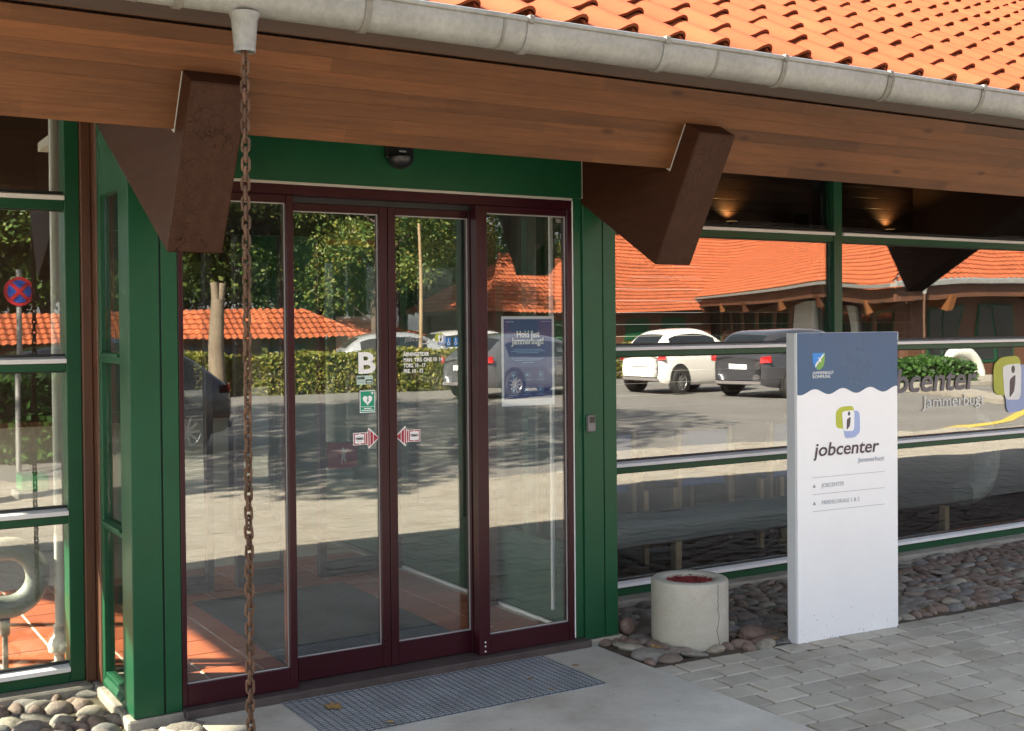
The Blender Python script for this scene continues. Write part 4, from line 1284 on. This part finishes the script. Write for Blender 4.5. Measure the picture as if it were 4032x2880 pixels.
def tree(kind, x, y, s, rz, leafm, bark, label, group='trees beyond the car park'):
    t = thing('tree', label, 'tree', (x, y, -.05), rz, group)
    mt, mc = TK[kind]
    a = bpy.data.objects.new('trunk', mt); b = bpy.data.objects.new('crown', mc)
    for o, m in ((a, bark), (b, leafm)):
        COL.objects.link(o); o.parent = t; o.scale = (s, s, s)
        if not len(o.data.materials): o.data.materials.append(m)
        o.material_slots[0].link = 'OBJECT'; o.material_slots[0].material = m
    b['kind'] = 'stuff'
    return t
tree('tall', 8.2, -39, 1.05, .3, LEAF1, BARK, 'dark tall tree mirrored at the left edge of the entrance glass')
tree('broad', 11.2, -39, 1.15, 1.3, LEAF1, BARK, 'broad dark green tree mirrored behind the pale trunk')
tree('pine', 14.0, -42, 1.1, 2.0, LEAF3, BARK, 'dark pine mirrored behind the orange far roof')
tree('tall', 17.0, -39.5, 1.0, 4.1, LEAF1, BARK, 'dark tree with a bare trunk mirrored in the left door leaf')
tree('broad', 20.0, -43, 1.25, .2, LEAF2, BARK, 'bushy mid green tree mirrored in the right door leaf')
tree('light', 19.2, -36, 1.1, 2.7, LEAF2, BARK, 'yellowing light tree mirrored beside the tan pole')
tree('tall', 21.5, -45, 1.1, 1.2, LEAF1, BARK, 'dark tree mirrored left of the orange hipped roof')
tree('broad', 27, -55, 1.3, 3.2, LEAF2, BARK, 'broad green tree mirrored over the hipped roof')
tree('pine', 25, -62, 1.2, .9, LEAF3, BARK, 'tall pine mirrored far behind the hipped roof')
tree('broad', 37, -70, 1.4, 2.2, LEAF1, BARK, 'broad dark tree mirrored at the left end of the wing roof')
tree('tall', 45, -82, 1.5, 5.2, LEAF1, BARK, 'tall dark tree mirrored far beyond the wing')
tree('broad', 30.5, -54, 1.3, 4.0, LEAF2, BARK, 'tree mirrored just above the hipped roof at the poster')
tree('tall', 36, -60, 1.4, 1.1, LEAF1, BARK, 'dark tall tree mirrored behind the hip by the bracket')
tree('broad', 45, -64, 1.4, 1.7, LEAF2, BARK, 'green tree mirrored at the left edge of the right window wall')
tree('light', 3.4, -38, 1.15, .5, LEAF2, BARK, 'light green tree mirrored in the far left window')
tree('broad', 5.4, -42, 1.1, 4.5, LEAF2, BARK, 'bushy green tree mirrored behind the light tree at left')
tree('broad', 2.2, -40, 1.1, 2.5, LEAF1, BARK, 'dark green tree mirrored at the far left edge')
tree('tall', 8.0, -44, 1.2, 2.2, LEAF1, BARK, 'tall dark tree mirrored in the second row at left')
tree('broad', 14.0, -48, 1.3, 5.2, LEAF1, BARK, 'broad dark tree mirrored in the second row')
tree('high', -3.6, -2.6, .78, 1.0, LEAF1, BARK, 'tree at the west end whose shade dapples the asphalt', 'trees beside the entrance')
tree('high', -7.2, -6.2, .88, 2.6, LEAF1, BARK, 'broad tree west of the entrance shading the car park', 'trees beside the entrance')
pt_ = thing('pollarded_trunk', 'pale sunlit tree trunk cut off above the hedge', 'tree trunk', (9.05, -23.6, -.05))
MB().tube([(9.05, -23.6, -.1), (9.03, -23.6, 1.2), (9.08, -23.6, 2.35)], [.24, .20, .17], 12).build('trunk', BARKPALE, pt_, smooth=True)
MB().tube([(9.05, -23.6, 2.0), (8.98, -23.6, 2.75)], [.12, .10], 10).build('stub', BARKPALE, pt_, smooth=True)
MB().tube([(9.1, -23.6, 2.0), (9.19, -23.6, 2.72)], [.12, .10], 10).build('stub', BARKPALE, pt_, smooth=True)
def hedge(label, x0, y0, x1, y1, w, h, n, mat=HEDGE, ls=.06, name='hedge', cat='hedge'):
    L_ = math.hypot(x1 - x0, y1 - y0); a = math.atan2(y1 - y0, x1 - x0)
    t = thing(name, label, cat, ((x0 + x1) / 2, (y0 + y1) / 2, -.05), a)
    r = np.random.default_rng(n)
    core = box('branches', BARK, t, -L_ / 2 + .12, L_ / 2 - .12, -w / 2 + .12, w / 2 - .12, 0, h - .14, .0, world=False)
    u_ = r.uniform(-1, 1, (n, 3))
    k = r.integers(0, 3, n)
    s = np.where(r.random(n) < .5, -1, 1) * (1 - np.abs(r.normal(0, .1, n)))
    u_[np.arange(n), k] = s
    u_[k == 2, 2] = np.abs(u_[k == 2, 2])
    pos = u_ * np.array([L_ / 2, w / 2, h / 2]) + np.array([0, 0, h / 2])
    pos += r.normal(0, .03, pos.shape) + .05 * np.sin(pos[:, :1] * 2.3)
    nn = r.normal(size=(n, 3)) + np.array([0, 0, .3]); nn /= np.linalg.norm(nn, axis=1)[:, None]
    tt = np.cross(nn, r.normal(size=(n, 3))); tt /= np.linalg.norm(tt, axis=1)[:, None]
    bb = np.cross(nn, tt); sz = ls * r.uniform(.6, 1.4, n)[:, None]
    V = np.stack([pos - tt * sz, pos - bb * sz * .6, pos + tt * sz, pos + bb * sz * .6], 1).reshape(-1, 3)
    me = bpy.data.meshes.new('foliage')
    me.from_pydata(V.tolist(), [], [(4 * i, 4 * i + 1, 4 * i + 2, 4 * i + 3) for i in range(n)])
    link('foliage', me, mat, t, kind='stuff')
    return t
hedge('clipped yellow green hedge mirrored across the car park', 5.0, -25.6, 16.5, -23.2, 1.3, 1.02, 46000, ls=.052)
hedge('clipped hedge mirrored beyond the white car', 16.6, -24.4, 24.5, -24.2, 1.3, 1.0, 26000, ls=.052)
hedge('leafy hedge mirrored in the far left window', .2, -9.55, 3.35, -9.55, .9, 1.0, 9000, BUSH, .06)
hedge('low green bush bed mirrored behind the window lettering', 24.4, -15.0, 28.0, -15.3, 1.4, .62, 6000, BUSH, .08, 'bush', 'bush')
# verge behind the hedge
sheet('verge', rough_mat('verge_grass', (.06, .075, .02), .95, .4, 2, .3, 60), -20, 24, -60, -25.9, -.045)
# lamp posts, tan pole, no-stopping sign
fp = thing('flag_pole', 'tall tan pole mirrored in the right door leaf', 'pole', (14.9, -24.0, -.05))
MB().tube([(14.9, -24, -.05), (14.9, -24, 4.5)], [.06, .045], 10).build('shaft', paint('tan_metal', (.28, .20, .11), .4, .1), fp, smooth=True)
def lamp(x, y, h, label):
    t = thing('street_lamp', label, 'street lamp', (x, y, -.05), 0, 'white car park lamps')
    MB().tube([(x, y, -.05), (x, y, h)], .05, 8).build('shaft', WHITE, t, smooth=True)
    MB().tube([(x - .25, y, h + .02), (x + .1, y, h + .04)], [.10, .05], 8).build('lamp_head', WHITE, t, smooth=True)
lamp(19.6, -42, 2.75, 'small white lamp mirrored left in the left door leaf')
lamp(21.0, -42, 2.8, 'small white lamp mirrored right in the left door leaf')
lamp(23.4, -43, 3.1, 'white lamp mirrored at the edge of the right door leaf')
ns = thing('parking_sign', 'round blue and red no stopping sign mirrored far left', 'road sign', (2.35, -8.4, -.05))
MB().tube([(2.35, -8.4, -.05), (2.35, -8.4, 2.35)], .03, 10).build('pole', ZINC, ns, smooth=True)
MB().lathe([(.0, .0), (.165, .0), (.165, .004), (0, .004)], (2.35, -8.365, 2.1), 28, 'Y').build('disc', flat('sign_red', (.55, .03, .04), .35), ns)
MB().lathe([(.0, .005), (.128, .005), (.128, .008), (0, .008)], (2.35, -8.365, 2.1), 28, 'Y').build('blue_field', flat('sign_blue', (.03, .10, .48), .35), ns)
for a in (45, -45):
    c, s = math.cos(R(a)), math.sin(R(a))
    MB().prism([(2.35 + c * .125 - s * .02, -8.352, 2.1 + s * .125 + c * .02), (2.35 - c * .125 - s * .02, -8.352, 2.1 - s * .125 + c * .02), (2.35 - c * .125 + s * .02, -8.352, 2.1 - s * .125 - c * .02), (2.35 + c * .125 + s * .02, -8.352, 2.1 + s * .125 - c * .02)], (0, .0015 + .001 * (a > 0), 0)).build('cross_bar', bpy.data.materials['sign_red'], ns)
# ---------------------------------------------------------------- buildings across
def tiled_slope(name, parent, P0, e, w, pitch, length, run, inset0, inset1, mat=TILEFAR, cp=.25, gauge=.34):
    """corrugated, stepped tile slope: eave from P0 along e (unit), rising inwards along w; insets are metres along e per metre of run"""
    e, w = Vector(e).normalized(), Vector(w).normalized()
    up = (w * math.cos(pitch) + Vector((0, 0, math.sin(pitch)))).normalized()
    nr = e.cross(up)
    if nr.z < 0: nr = -nr
    rows = int(run / math.cos(pitch) / gauge)
    vs, fs = [], []
    nc = max(2, int(length / cp) * 4)
    for r in range(rows):
        for q in (0, 1):
            d = (r + q) * gauge
            hr = d * math.cos(pitch)
            a, b = hr * inset0, length - hr * inset1
            if b < a: a = b = (a + b) / 2
            for c in range(nc + 1):
                s = min(max(length * c / nc, a), b)
                z = .055 * (.5 + .5 * math.cos(math.pi / 2 * (c % 4))) + (.055 if q == 0 else .012)
                vs.append(Vector(P0) + e * s + up * d + nr * z)
    W_ = nc + 1
    for r in range(rows * 2 - 1):
        for c in range(nc):
            fs.append((r * W_ + c, r * W_ + c + 1, (r + 1) * W_ + c + 1, (r + 1) * W_ + c))
    m = MB().add(vs, fs)
    return m.build(name, mat, parent, smooth=True)
WALLB = wood('wing_wall_wood', (.10, .042, .022), 'Z', .6, (.85, 1.15), False)
K = Vector((27.9, -17.5, 2.95)); d1 = Vector((.475, -.88, 0)).normalized(); d2 = Vector((1, -.0, 0))
n1 = Vector((.88, .475, 0)).normalized(); n2 = Vector((0, -1, 0))
wb = thing('wing_building', 'long low building with orange tiled hip roof mirrored in the right windows', 'building', (30, -25, 0))
cot = 1 / math.tan(R(30.8))
tiled_slope('roof', wb, K, d1, n1, TH, 50, 9.0, cot, .0)
tiled_slope('roof', wb, K, d2, n2, TH, 34, 9.0, cot, .0)
def along(P, d, inw, s0, s1, t0, t1, z0, z1, name, mat, bev=0):
    """box running along an eave: s along d, t inwards"""
    q = [P + d * s + inw * t for s, t in ((s0, t0), (s1, t0), (s1, t1), (s0, t1))]
    return MB().prism([(p.x, p.y, z0) for p in q], (0, 0, z1 - z0)).build(name, mat, wb, bev=bev)
for d, w, L_ in ((d1, n1, 48), (d2, n2, 30)):
    P = Vector((K.x, K.y, 0))
    along(P, d, w, .0, L_, -.12, .02, 2.86, 2.97, 'gutter', ZINC)
    along(P, d, w, .25, L_, .10, .30, 2.42, 2.85, 'eave_beam', WALLB)
    along(P, d, w, 2.2, L_, 1.2, 1.35, -.05, 2.6, 'wall', WALLB)
    along(P, d, w, .6, L_, .3, 1.2, 2.44, 2.5, 'soffit', SOFFIT)
    k = 0
    s = 3.0
    while s < L_ - 2:
        along(P, d, w, s, s + 1.7, 1.17, 1.199, .35, 2.2, 'window', GREEN)
        along(P, d, w, s + .08, s + .8, 1.155, 1.169, .43, 2.12, 'pane', CARGLASS)
        along(P, d, w, s + .9, s + 1.62, 1.155, 1.169, .43, 2.12, 'pane', CARGLASS)
        if k % 2 == 0:
            q0 = P + d * (s - .35)
            tri = [q0 + w * .0 + Vector((0, 0, 2.5)), q0 + w * .05 + Vector((0, 0, 2.05)), q0 + w * 1.15 + Vector((0, 0, 2.4)), q0 + w * 1.15 + Vector((0, 0, 2.8))]
            MB().prism(tri, d * .2).build('rafter_end', RAFTER if k % 4 else GLULAM, wb)
        s += 2.3; k += 1
along(Vector((K.x, K.y, 0)), d1, n1, 10.8, 13.3, 1.05, 1.15, .1, 2.35, 'pale_panel', PALEWALL)
along(Vector((K.x, K.y, 0)), d1, n1, 6.8, 7.6, 1.05, 1.15, .1, 2.35, 'pale_panel', PALEWALL)
cq = Vector((K.x, K.y, 0)) + d2 * 1.3 + n2 * -.06
MB().tube([(cq.x, cq.y, 2.6), (cq.x, cq.y, 0)], .035, 6).build('drain_chain', RUST, wb)
MB().lathe([(.06, 2.88), (.09, 2.78), (.05, 2.6)], (cq.x, cq.y, 0), 12).build('outlet', ZINC, wb)
du = thing('outdoor_duct', 'white bent duct mirrored above the window lettering', 'duct', (31, -17, 0))
pts = [(30.4 + .75 * math.cos(a), -16.9, .0 + .75 * math.sin(a)) for a in np.linspace(0, R(140), 12)]
MB().tube(pts, .16, 14).build('bend', DUCTW, du, smooth=True)
kb = MB().prism([(21.5, -7.9, -.045), (25.5, -14.0, -.045), (33, -14.6, -.045), (33, -17.0, -.045), (24.4, -16.3, -.045), (21.0, -8.1, -.045)], (0, 0, .1)).build('pavement_kerb', PAVER, None, kind='structure')
hb = thing('hipped_building', 'building with steep orange hipped roof mirrored behind the poster', 'building', (31, -44, 0))
tiled_slope('roof', hb, Vector((26.3, -40, 2.18)), (1, 0, 0), (0, -1, 0), R(35), 16, 4.2, .75, .75)
tiled_slope('roof', hb, Vector((26.3, -48.4, 2.18)), (0, 1, 0), (1, 0, 0), R(35), 8.4, 4.2, 1, 1)
box('wall', WALLB, hb, 27, 41.5, -47.8, -40.8, -.1, 2.3, 0)
for k in range(5): box('window', GREEN, hb, 28 + 2.5 * k, 29.6 + 2.5 * k, -40.8, -40.76, .8, 1.9, 0)
rw2 = thing('rear_wing', 'tall orange tiled hip roof mirrored left of the bracket reflection', 'building', (43, -45, 0))
tiled_slope('roof', rw2, Vector((33.2, -41.2, 2.75)), (1, 0, 0), (0, -1, 0), R(35), 26, 7.5, .9, .3)
box('wall', WALLB, rw2, 42, 56, -48, -42, -.1, 2.4, 0)
fb2 = thing('far_building', 'far orange tiled roof mirrored above the hedge', 'building', (8, -35, 0))
tiled_slope('roof', fb2, Vector((-8, -34, 1.27)), (1, 0, 0), (0, -1, 0), R(30), 26.1, 2.0, 0, 1.15)
box('wall', WALLB, fb2, -8, 17.4, -36, -34.4, -.3, 1.4, 0)
for k in range(9): box('window', NAVYFRAME, fb2, -6 + 2.5 * k, -4.3 + 2.5 * k, -34.4, -34.36, .3, 1.1, 0)
tiled_slope('annex_roof', fb2, Vector((18.4, -36.5, 1.1)), (1, 0, 0), (0, -1, 0), R(30), 3.6, 1.6, .0, 2.0)

# ---------------------------------------------------------------- cars
RIM = flat('alloy', (.55, .55, .55), .25, .8)
TYRE = flat('tyre_rubber', (.02, .02, .02), .8)
TAILR = paint('tail_lamp', (.35, .012, .015), .15, .05, bmp=0)
PLATE = flat('number_plate', (.70, .70, .68), .4)
def car_paint(name, c, metal=.0):
    m, nt, b = NT(name)
    b.inputs['Base Color'].default_value = (*c, 1)
    b.inputs['Roughness'].default_value = .35; b.inputs['Metallic'].default_value = metal
    b.inputs['Coat Weight'].default_value = 1.0; b.inputs['Coat Roughness'].default_value = .04
    return m
KINDS_ = {
  'hatch': (4.25, 1.79, 1.48, [(0, .40, .84, .88, .0), (.05, .30, .90, .95, .0), (.2, .26, .95, 1.02, .0), (.62, .24, .96, 1.40, 1), (1.2, .22, .95, 1.49, 1), (2.0, .22, .94, 1.5, 1), (2.6, .22, .93, 1.41, 1), (3.3, .22, .92, .98, 0), (3.9, .24, .80, .86, 0), (4.18, .30, .66, .72, 0), (4.25, .38, .58, .62, 0)]),
  'estate': (4.5, 1.82, 1.50, [(0, .42, .86, .90, 0), (.05, .32, .92, .98, 0), (.14, .27, .97, 1.05, 0), (.45, .24, .98, 1.42, 1), (1.1, .22, .96, 1.5, 1), (2.3, .22, .94, 1.5, 1), (2.85, .22, .93, 1.42, 1), (3.55, .22, .92, .99, 0), (4.15, .24, .80, .86, 0), (4.42, .30, .66, .72, 0), (4.5, .38, .58, .62, 0)]),
  'small': (3.55, 1.64, 1.49, [(0, .42, .86, .9, 0), (.04, .32, .93, 1.0, 0), (.12, .28, .98, 1.08, 0), (.42, .25, .99, 1.40, 1), (.9, .23, .98, 1.49, 1), (1.6, .23, .96, 1.5, 1), (2.15, .23, .95, 1.40, 1), (2.75, .23, .93, 1.0, 0), (3.2, .25, .82, .90, 0), (3.5, .32, .66, .74, 0), (3.55, .40, .58, .64, 0)]),
}
def car_meshes(kind):
    L_, W_, H_, S = KINDS_[kind]
    hw = W_ / 2
    rows = []
    for x, zb, zl, zr, g in S:
        end = min(x, L_ - x)
        f = min(1, .74 + .26 * (max(end, 0) / .45) ** .55) if end < .45 else 1
        rw_ = (.70 if g else .86) * hw * f
        half = [(hw * f * .90, zb), (hw * f * .985, zb + .10), (hw * f, (zb + zl) / 2 + .04), (hw * f * .965, zl), (rw_ if g else hw * f * .90, zr - (.07 if g else .03)), (rw_ * .82, zr), (rw_ * .4, zr + .015), (0, zr + .02)]
        ring_ = [(x, -y, z) for y, z in half] + [(x, y, z) for y, z in reversed(half[:-1])]
        rows.append(ring_)
    n = len(rows[0])
    V = [p for r in rows for p in r]
    F, mi = [], []
    for i in range(len(rows) - 1):
        g0, g1 = S[i][4], S[i + 1][4]
        for k in range(n - 1):
            F.append((i * n + k, i * n + k + 1, (i + 1) * n + k + 1, (i + 1) * n + k))
            side = k in (3, n - 5)
            top = 4 <= k <= n - 6
            w = (side and (g0 and g1)) or (g0 != g1 and top and 5 <= k <= n - 7)
            mi.append(1 if w else 0)
    F.append(tuple(range(n))); mi.append(0)
    F.append(tuple(reversed(range((len(rows) - 1) * n, len(rows) * n)))); mi.append(0)
    me = bpy.data.meshes.new('car_cage'); me.from_pydata(V, [], F)
    me.polygons.foreach_set('material_index', mi)
    for nm in (CARGLASS, CARGLASS): me.materials.append(nm)
    o = bpy.data.objects.new('car_cage', me); COL.objects.link(o)
    sd = o.modifiers.new('s', 'SUBSURF'); sd.levels = sd.render_levels = 2
    dg = bpy.context.evaluated_depsgraph_get()
    em = bpy.data.meshes.new_from_object(o.evaluated_get(dg))
    bpy.data.objects.remove(o)
    out = []
    for idx in (0, 1):
        vv, ff, mp = [], [], {}
        for p in em.polygons:
            if p.material_index != idx: continue
            q = []
            for v in p.vertices:
                if v not in mp: mp[v] = len(vv); vv.append(tuple(em.vertices[v].co + (Vector(p.normal) * 0)))
                q.append(mp[v])
            ff.append(tuple(q))
        out.append(mesh('car_body' if idx == 0 else 'car_window', vv, ff, True))
    return out
CM = {k: car_meshes(k) for k in KINDS_}
def wheel_meshes(r):
    t = MB().lathe([(r * .62, -.10), (r * .9, -.105), (r, -.07), (r, .07), (r * .9, .105), (r * .62, .10)], (0, 0, 0), 24, 'Y')
    rim = MB().lathe([(r * .64, .085), (r * .60, .07), (r * .60, .03)], (0, 0, 0), 24, 'Y')
    rim.lathe([(r * .16, .085), (.0, .09)], (0, 0, 0), 12, 'Y')
    for k in range(10):
        a = 2 * math.pi * k / 10
        c, s = math.cos(a), math.sin(a)
        w = .016
        v = [(c * q - s * e, y, s * q + c * e) for y in (.05, .08) for q in (r * .1, r * .62) for e in (-w, w)]
        rim.add(v, boxv(0, 1, 0, 1, 0, 1)[1])
    back = MB().lathe([(r * .62, .0), (0, .0)], (0, 0, 0), 16, 'Y')
    return [mesh('tyre', t.v, t.f, True), mesh('rim', rim.v, rim.f), mesh('hub_back', back.v, back.f)]
WMs = wheel_meshes(.32)
def car(kind, label, x, y, heading, paintm):
    L_, W_, H_, S = KINDS_[kind]
    t = thing('parked_car', label, 'car', (x, y, -.05), heading, 'cars parked across the car park')
    for o, mm, nm in ((CM[kind][0], paintm, 'body'), (CM[kind][1], CARGLASS, 'window')):
        b = bpy.data.objects.new(nm, o); COL.objects.link(b); b.parent = t
        if not len(o.materials): o.materials.append(mm)
        b.material_slots[0].link = 'OBJECT'; b.material_slots[0].material = mm
    for wx in (.175 * L_, .79 * L_):
        for sgn in (-1, 1):
            arch = MB().lathe([(.37, -.02), (.37, .012), (0, .012)], (0, 0, 0), 24, 'Y')
            a = arch.build('wheel_arch', TYRE, t, world=False); a.location = (wx, sgn * (W_ / 2 - .012), .36); a.rotation_euler = (0, 0, 0 if sgn > 0 else math.pi)
            w = bpy.data.objects.new('wheel', WMs[0]); COL.objects.link(w); w.parent = t
            if not len(WMs[0].materials): WMs[0].materials.append(TYRE)
            w.location, w.rotation_euler = (wx, sgn * (W_ / 2 - .075), .32), (0, 0, 0 if sgn > 0 else math.pi)
            link('rim', WMs[1], RIM, w); link('hub_back', WMs[2], TYRE, w)
    f = .74 * W_ / 2
    for sgn in (-1, 1):
        zt = .80
        m = MB().prism([(.0, sgn * (f - .02), zt), (.12, sgn * (W_ / 2 - .03), zt + .02), (.10, sgn * (W_ / 2 - .04), zt + .17), (.04, sgn * (f - .02), zt + .14)], (-.02, 0, 0))
        m.build('tail_light', TAILR, t, bev=.006, world=False, origin=(0, 0, 0))
        MB().box(3.0 * L_ / 4.2, 3.0 * L_ / 4.2 + .12, sgn * (W_ / 2 + .06) - .06, sgn * (W_ / 2 + .06) + .06, .95, 1.07).build('mirror', paintm, t, bev=.02, world=False, origin=(0, 0, 0))
        MB().box(L_ * .52, L_ * .52 + .16, sgn * W_ * .492 - .012, sgn * W_ * .492 + .012, .84, .865).build('door_handle', GREYPL, t, bev=.004, world=False, origin=(0, 0, 0))
        MB().box(L_ - .12, L_ - .05, sgn * f * .85 - .14, sgn * f * .85 + .14, .62, .72).build('headlight', GLASS if False else PLATE, t, bev=.02, world=False, origin=(0, 0, 0))
    MB().box(-.025, .02, -.26, .26, .66, .77).build('number_plate', PLATE, t, bev=.004, world=False, origin=(0, 0, 0))
    MB().box(-.03, .10, -W_ * .36, W_ * .36, .32, .40).build('bumper', GREYPL, t, bev=.015, world=False, origin=(0, 0, 0))
    return t
car('small', 'small white hatchback mirrored in the right window', 17.95, -16.8, R(-8), car_paint('paint_white', (.72, .70, .66)))
car('estate', 'dark grey estate car mirrored just left of the sign', 18.75, -14.1, R(-8), car_paint('paint_graphite', (.055, .055, .065), .4))
car('hatch', 'grey hatchback mirrored behind the blue poster', 13.3, -18.8, R(-10), car_paint('paint_grey', (.11, .115, .13), .4))
car('hatch', 'dark car mirrored at the left edge of the entrance glass', 5.2, -11.6, R(176), car_paint('paint_dark', (.02, .022, .03), .3))
car('hatch', 'silver car roof mirrored above the hedge in the left door leaf', 14.2, -28.2, R(10), car_paint('paint_silver', (.42, .44, .46), .5))
car('estate', 'pale car mirrored above the hedge beside the letter B', 17.6, -29.5, R(5), car_paint('paint_pale', (.5, .5, .5), .3))
car('estate', 'blue car mirrored above the hedge behind the rain chain', 6.0, -28.0, R(4), car_paint('paint_blue', (.05, .09, .17), .3))

# ================================================================== FALLEN LEAVES
def leaf(label, x, y, z, s, rz, k, col=None):
    r = random.Random(k)
    vs = [(0, 0, .004), (.0, -.5, .0), (.28, -.42, .05), (.22, -.15, .02), (.55, -.05, .10), (.30, .12, .03), (.34, .45, .09), (.08, .35, .02), (0, .62, .06), (-.10, .33, .02), (-.38, .40, .11), (-.28, .10, .03), (-.55, -.08, .06), (-.22, -.16, .01), (-.26, -.44, .04)]
    vs = [((a + r.uniform(-.05, .05)) * s, (b + r.uniform(-.05, .05)) * s, c * s * 1.4) for a, b, c in vs]
    fs = [(0, i, i + 1) for i in range(1, 14)] + [(0, 14, 1)]
    o = link('fallen_leaf', mesh('fallen_leaf', vs + [(a, b, c - .0008) for a, b, c in vs], fs + [tuple(j + 15 for j in reversed(f)) for f in fs]), DRYLEAF, None, (x, y, z), (0, 0, rz))
    tag(o, label, 'leaf', 'dry leaves on the slab and paving')
def atz(px, py, z):
    d = RT * ((px - .5) / 1.1607) - UP * ((py - .4685) / 1.625) + FW
    t = (z - CAM.z) / d.z
    return CAM + d * t
LV = [('large curled dry leaf on the left part of the grating', 1.995, -.245, .085, .4, -.018), ('small dry leaf on the grating toward its lower left', 2.12, -.555, .03, 1.2, -.018),
 ('small yellow leaf at the right part of the grating', 2.93, -.36, .032, 2.0, -.018), ('small dry leaf beside the upper right of the grating', 3.24, -.28, .035, .7, -.023),
 ('dry leaf on the slab edge under the right door leaf', 2.80, -.005, .04, 2.6, -.022), ('tiny brown leaf at the lower right of the grating', 2.93, -.54, .022, 1.4, -.018),
 ('brown leaf at the left threshold end of the slab', 1.97, -.03, .03, 3.0, -.022), ('dry leaf on the cobbles left of the ring planter', 3.71, -.30, .06, .3, .0),
 ('dry leaf at the foot of the ring planter', 4.0, -.385, .035, 1.9, -.01), ('brown leaf on the paving at the right edge', 6.05, -.95, .05, .9, -.026),
 ('small brown leaf on the cobbles near the sign foot', 4.36, -.48, .04, 2.2, -.012)]
for k, (lb, x, y, s, rz, z) in enumerate(LV): leaf(lb, x, y, z, s, rz, k)
lit = MB()
for k in range(900):
    if k % 3: x, y, z = random.uniform(3.56, 8.5), 0, -.022
    else: x, y, z = random.uniform(.2, 1.2), random.uniform(-.4, .62), -.045
    if k % 3: y = random.uniform(edge_y(x), .57)
    s = random.uniform(.005, .016); a = random.uniform(0, 6.28)
    if math.hypot(x - PLC[0], y - PLC[1]) < .21: continue
    c, q = math.cos(a), math.sin(a)
    lit.add([(x + s * c, y + s * q, z), (x - s * q * .5, y + s * c * .5, z + random.uniform(0, .008)), (x - s * c, y - s * q, z + .002), (x + s * q * .5, y - s * c * .5, z + random.uniform(0, .008))], [(0, 1, 2, 3)])
o = lit.build('leaf_litter', DRYLEAF, None, kind='stuff', origin=(0, 0, 0)); tag(o, 'brown leaf litter between the cobbles', 'leaf litter')
spk = MB()
for k in range(260):
    x, y = random.uniform(1.5, 9), random.uniform(-3.5, -.1)
    if x > 3.5 and y > edge_y(x): continue
    z = -.0295 if x > 3.54 else -.0236
    s = random.uniform(.002, .006); a = random.uniform(0, 6.28)
    spk.add([(x + s * math.cos(a + j * 1.57) * (1 + .6 * (j % 2)), y + s * math.sin(a + j * 1.57), z + .001) for j in range(4)], [(0, 1, 2, 3)])
o = spk.build('paving_specks', rough_mat('speck', (.16, .11, .07), .9, .5, 60), None, kind='stuff', origin=(0, 0, 0)); tag(o, 'small dark specks of dirt on the slab and paving', 'dirt')
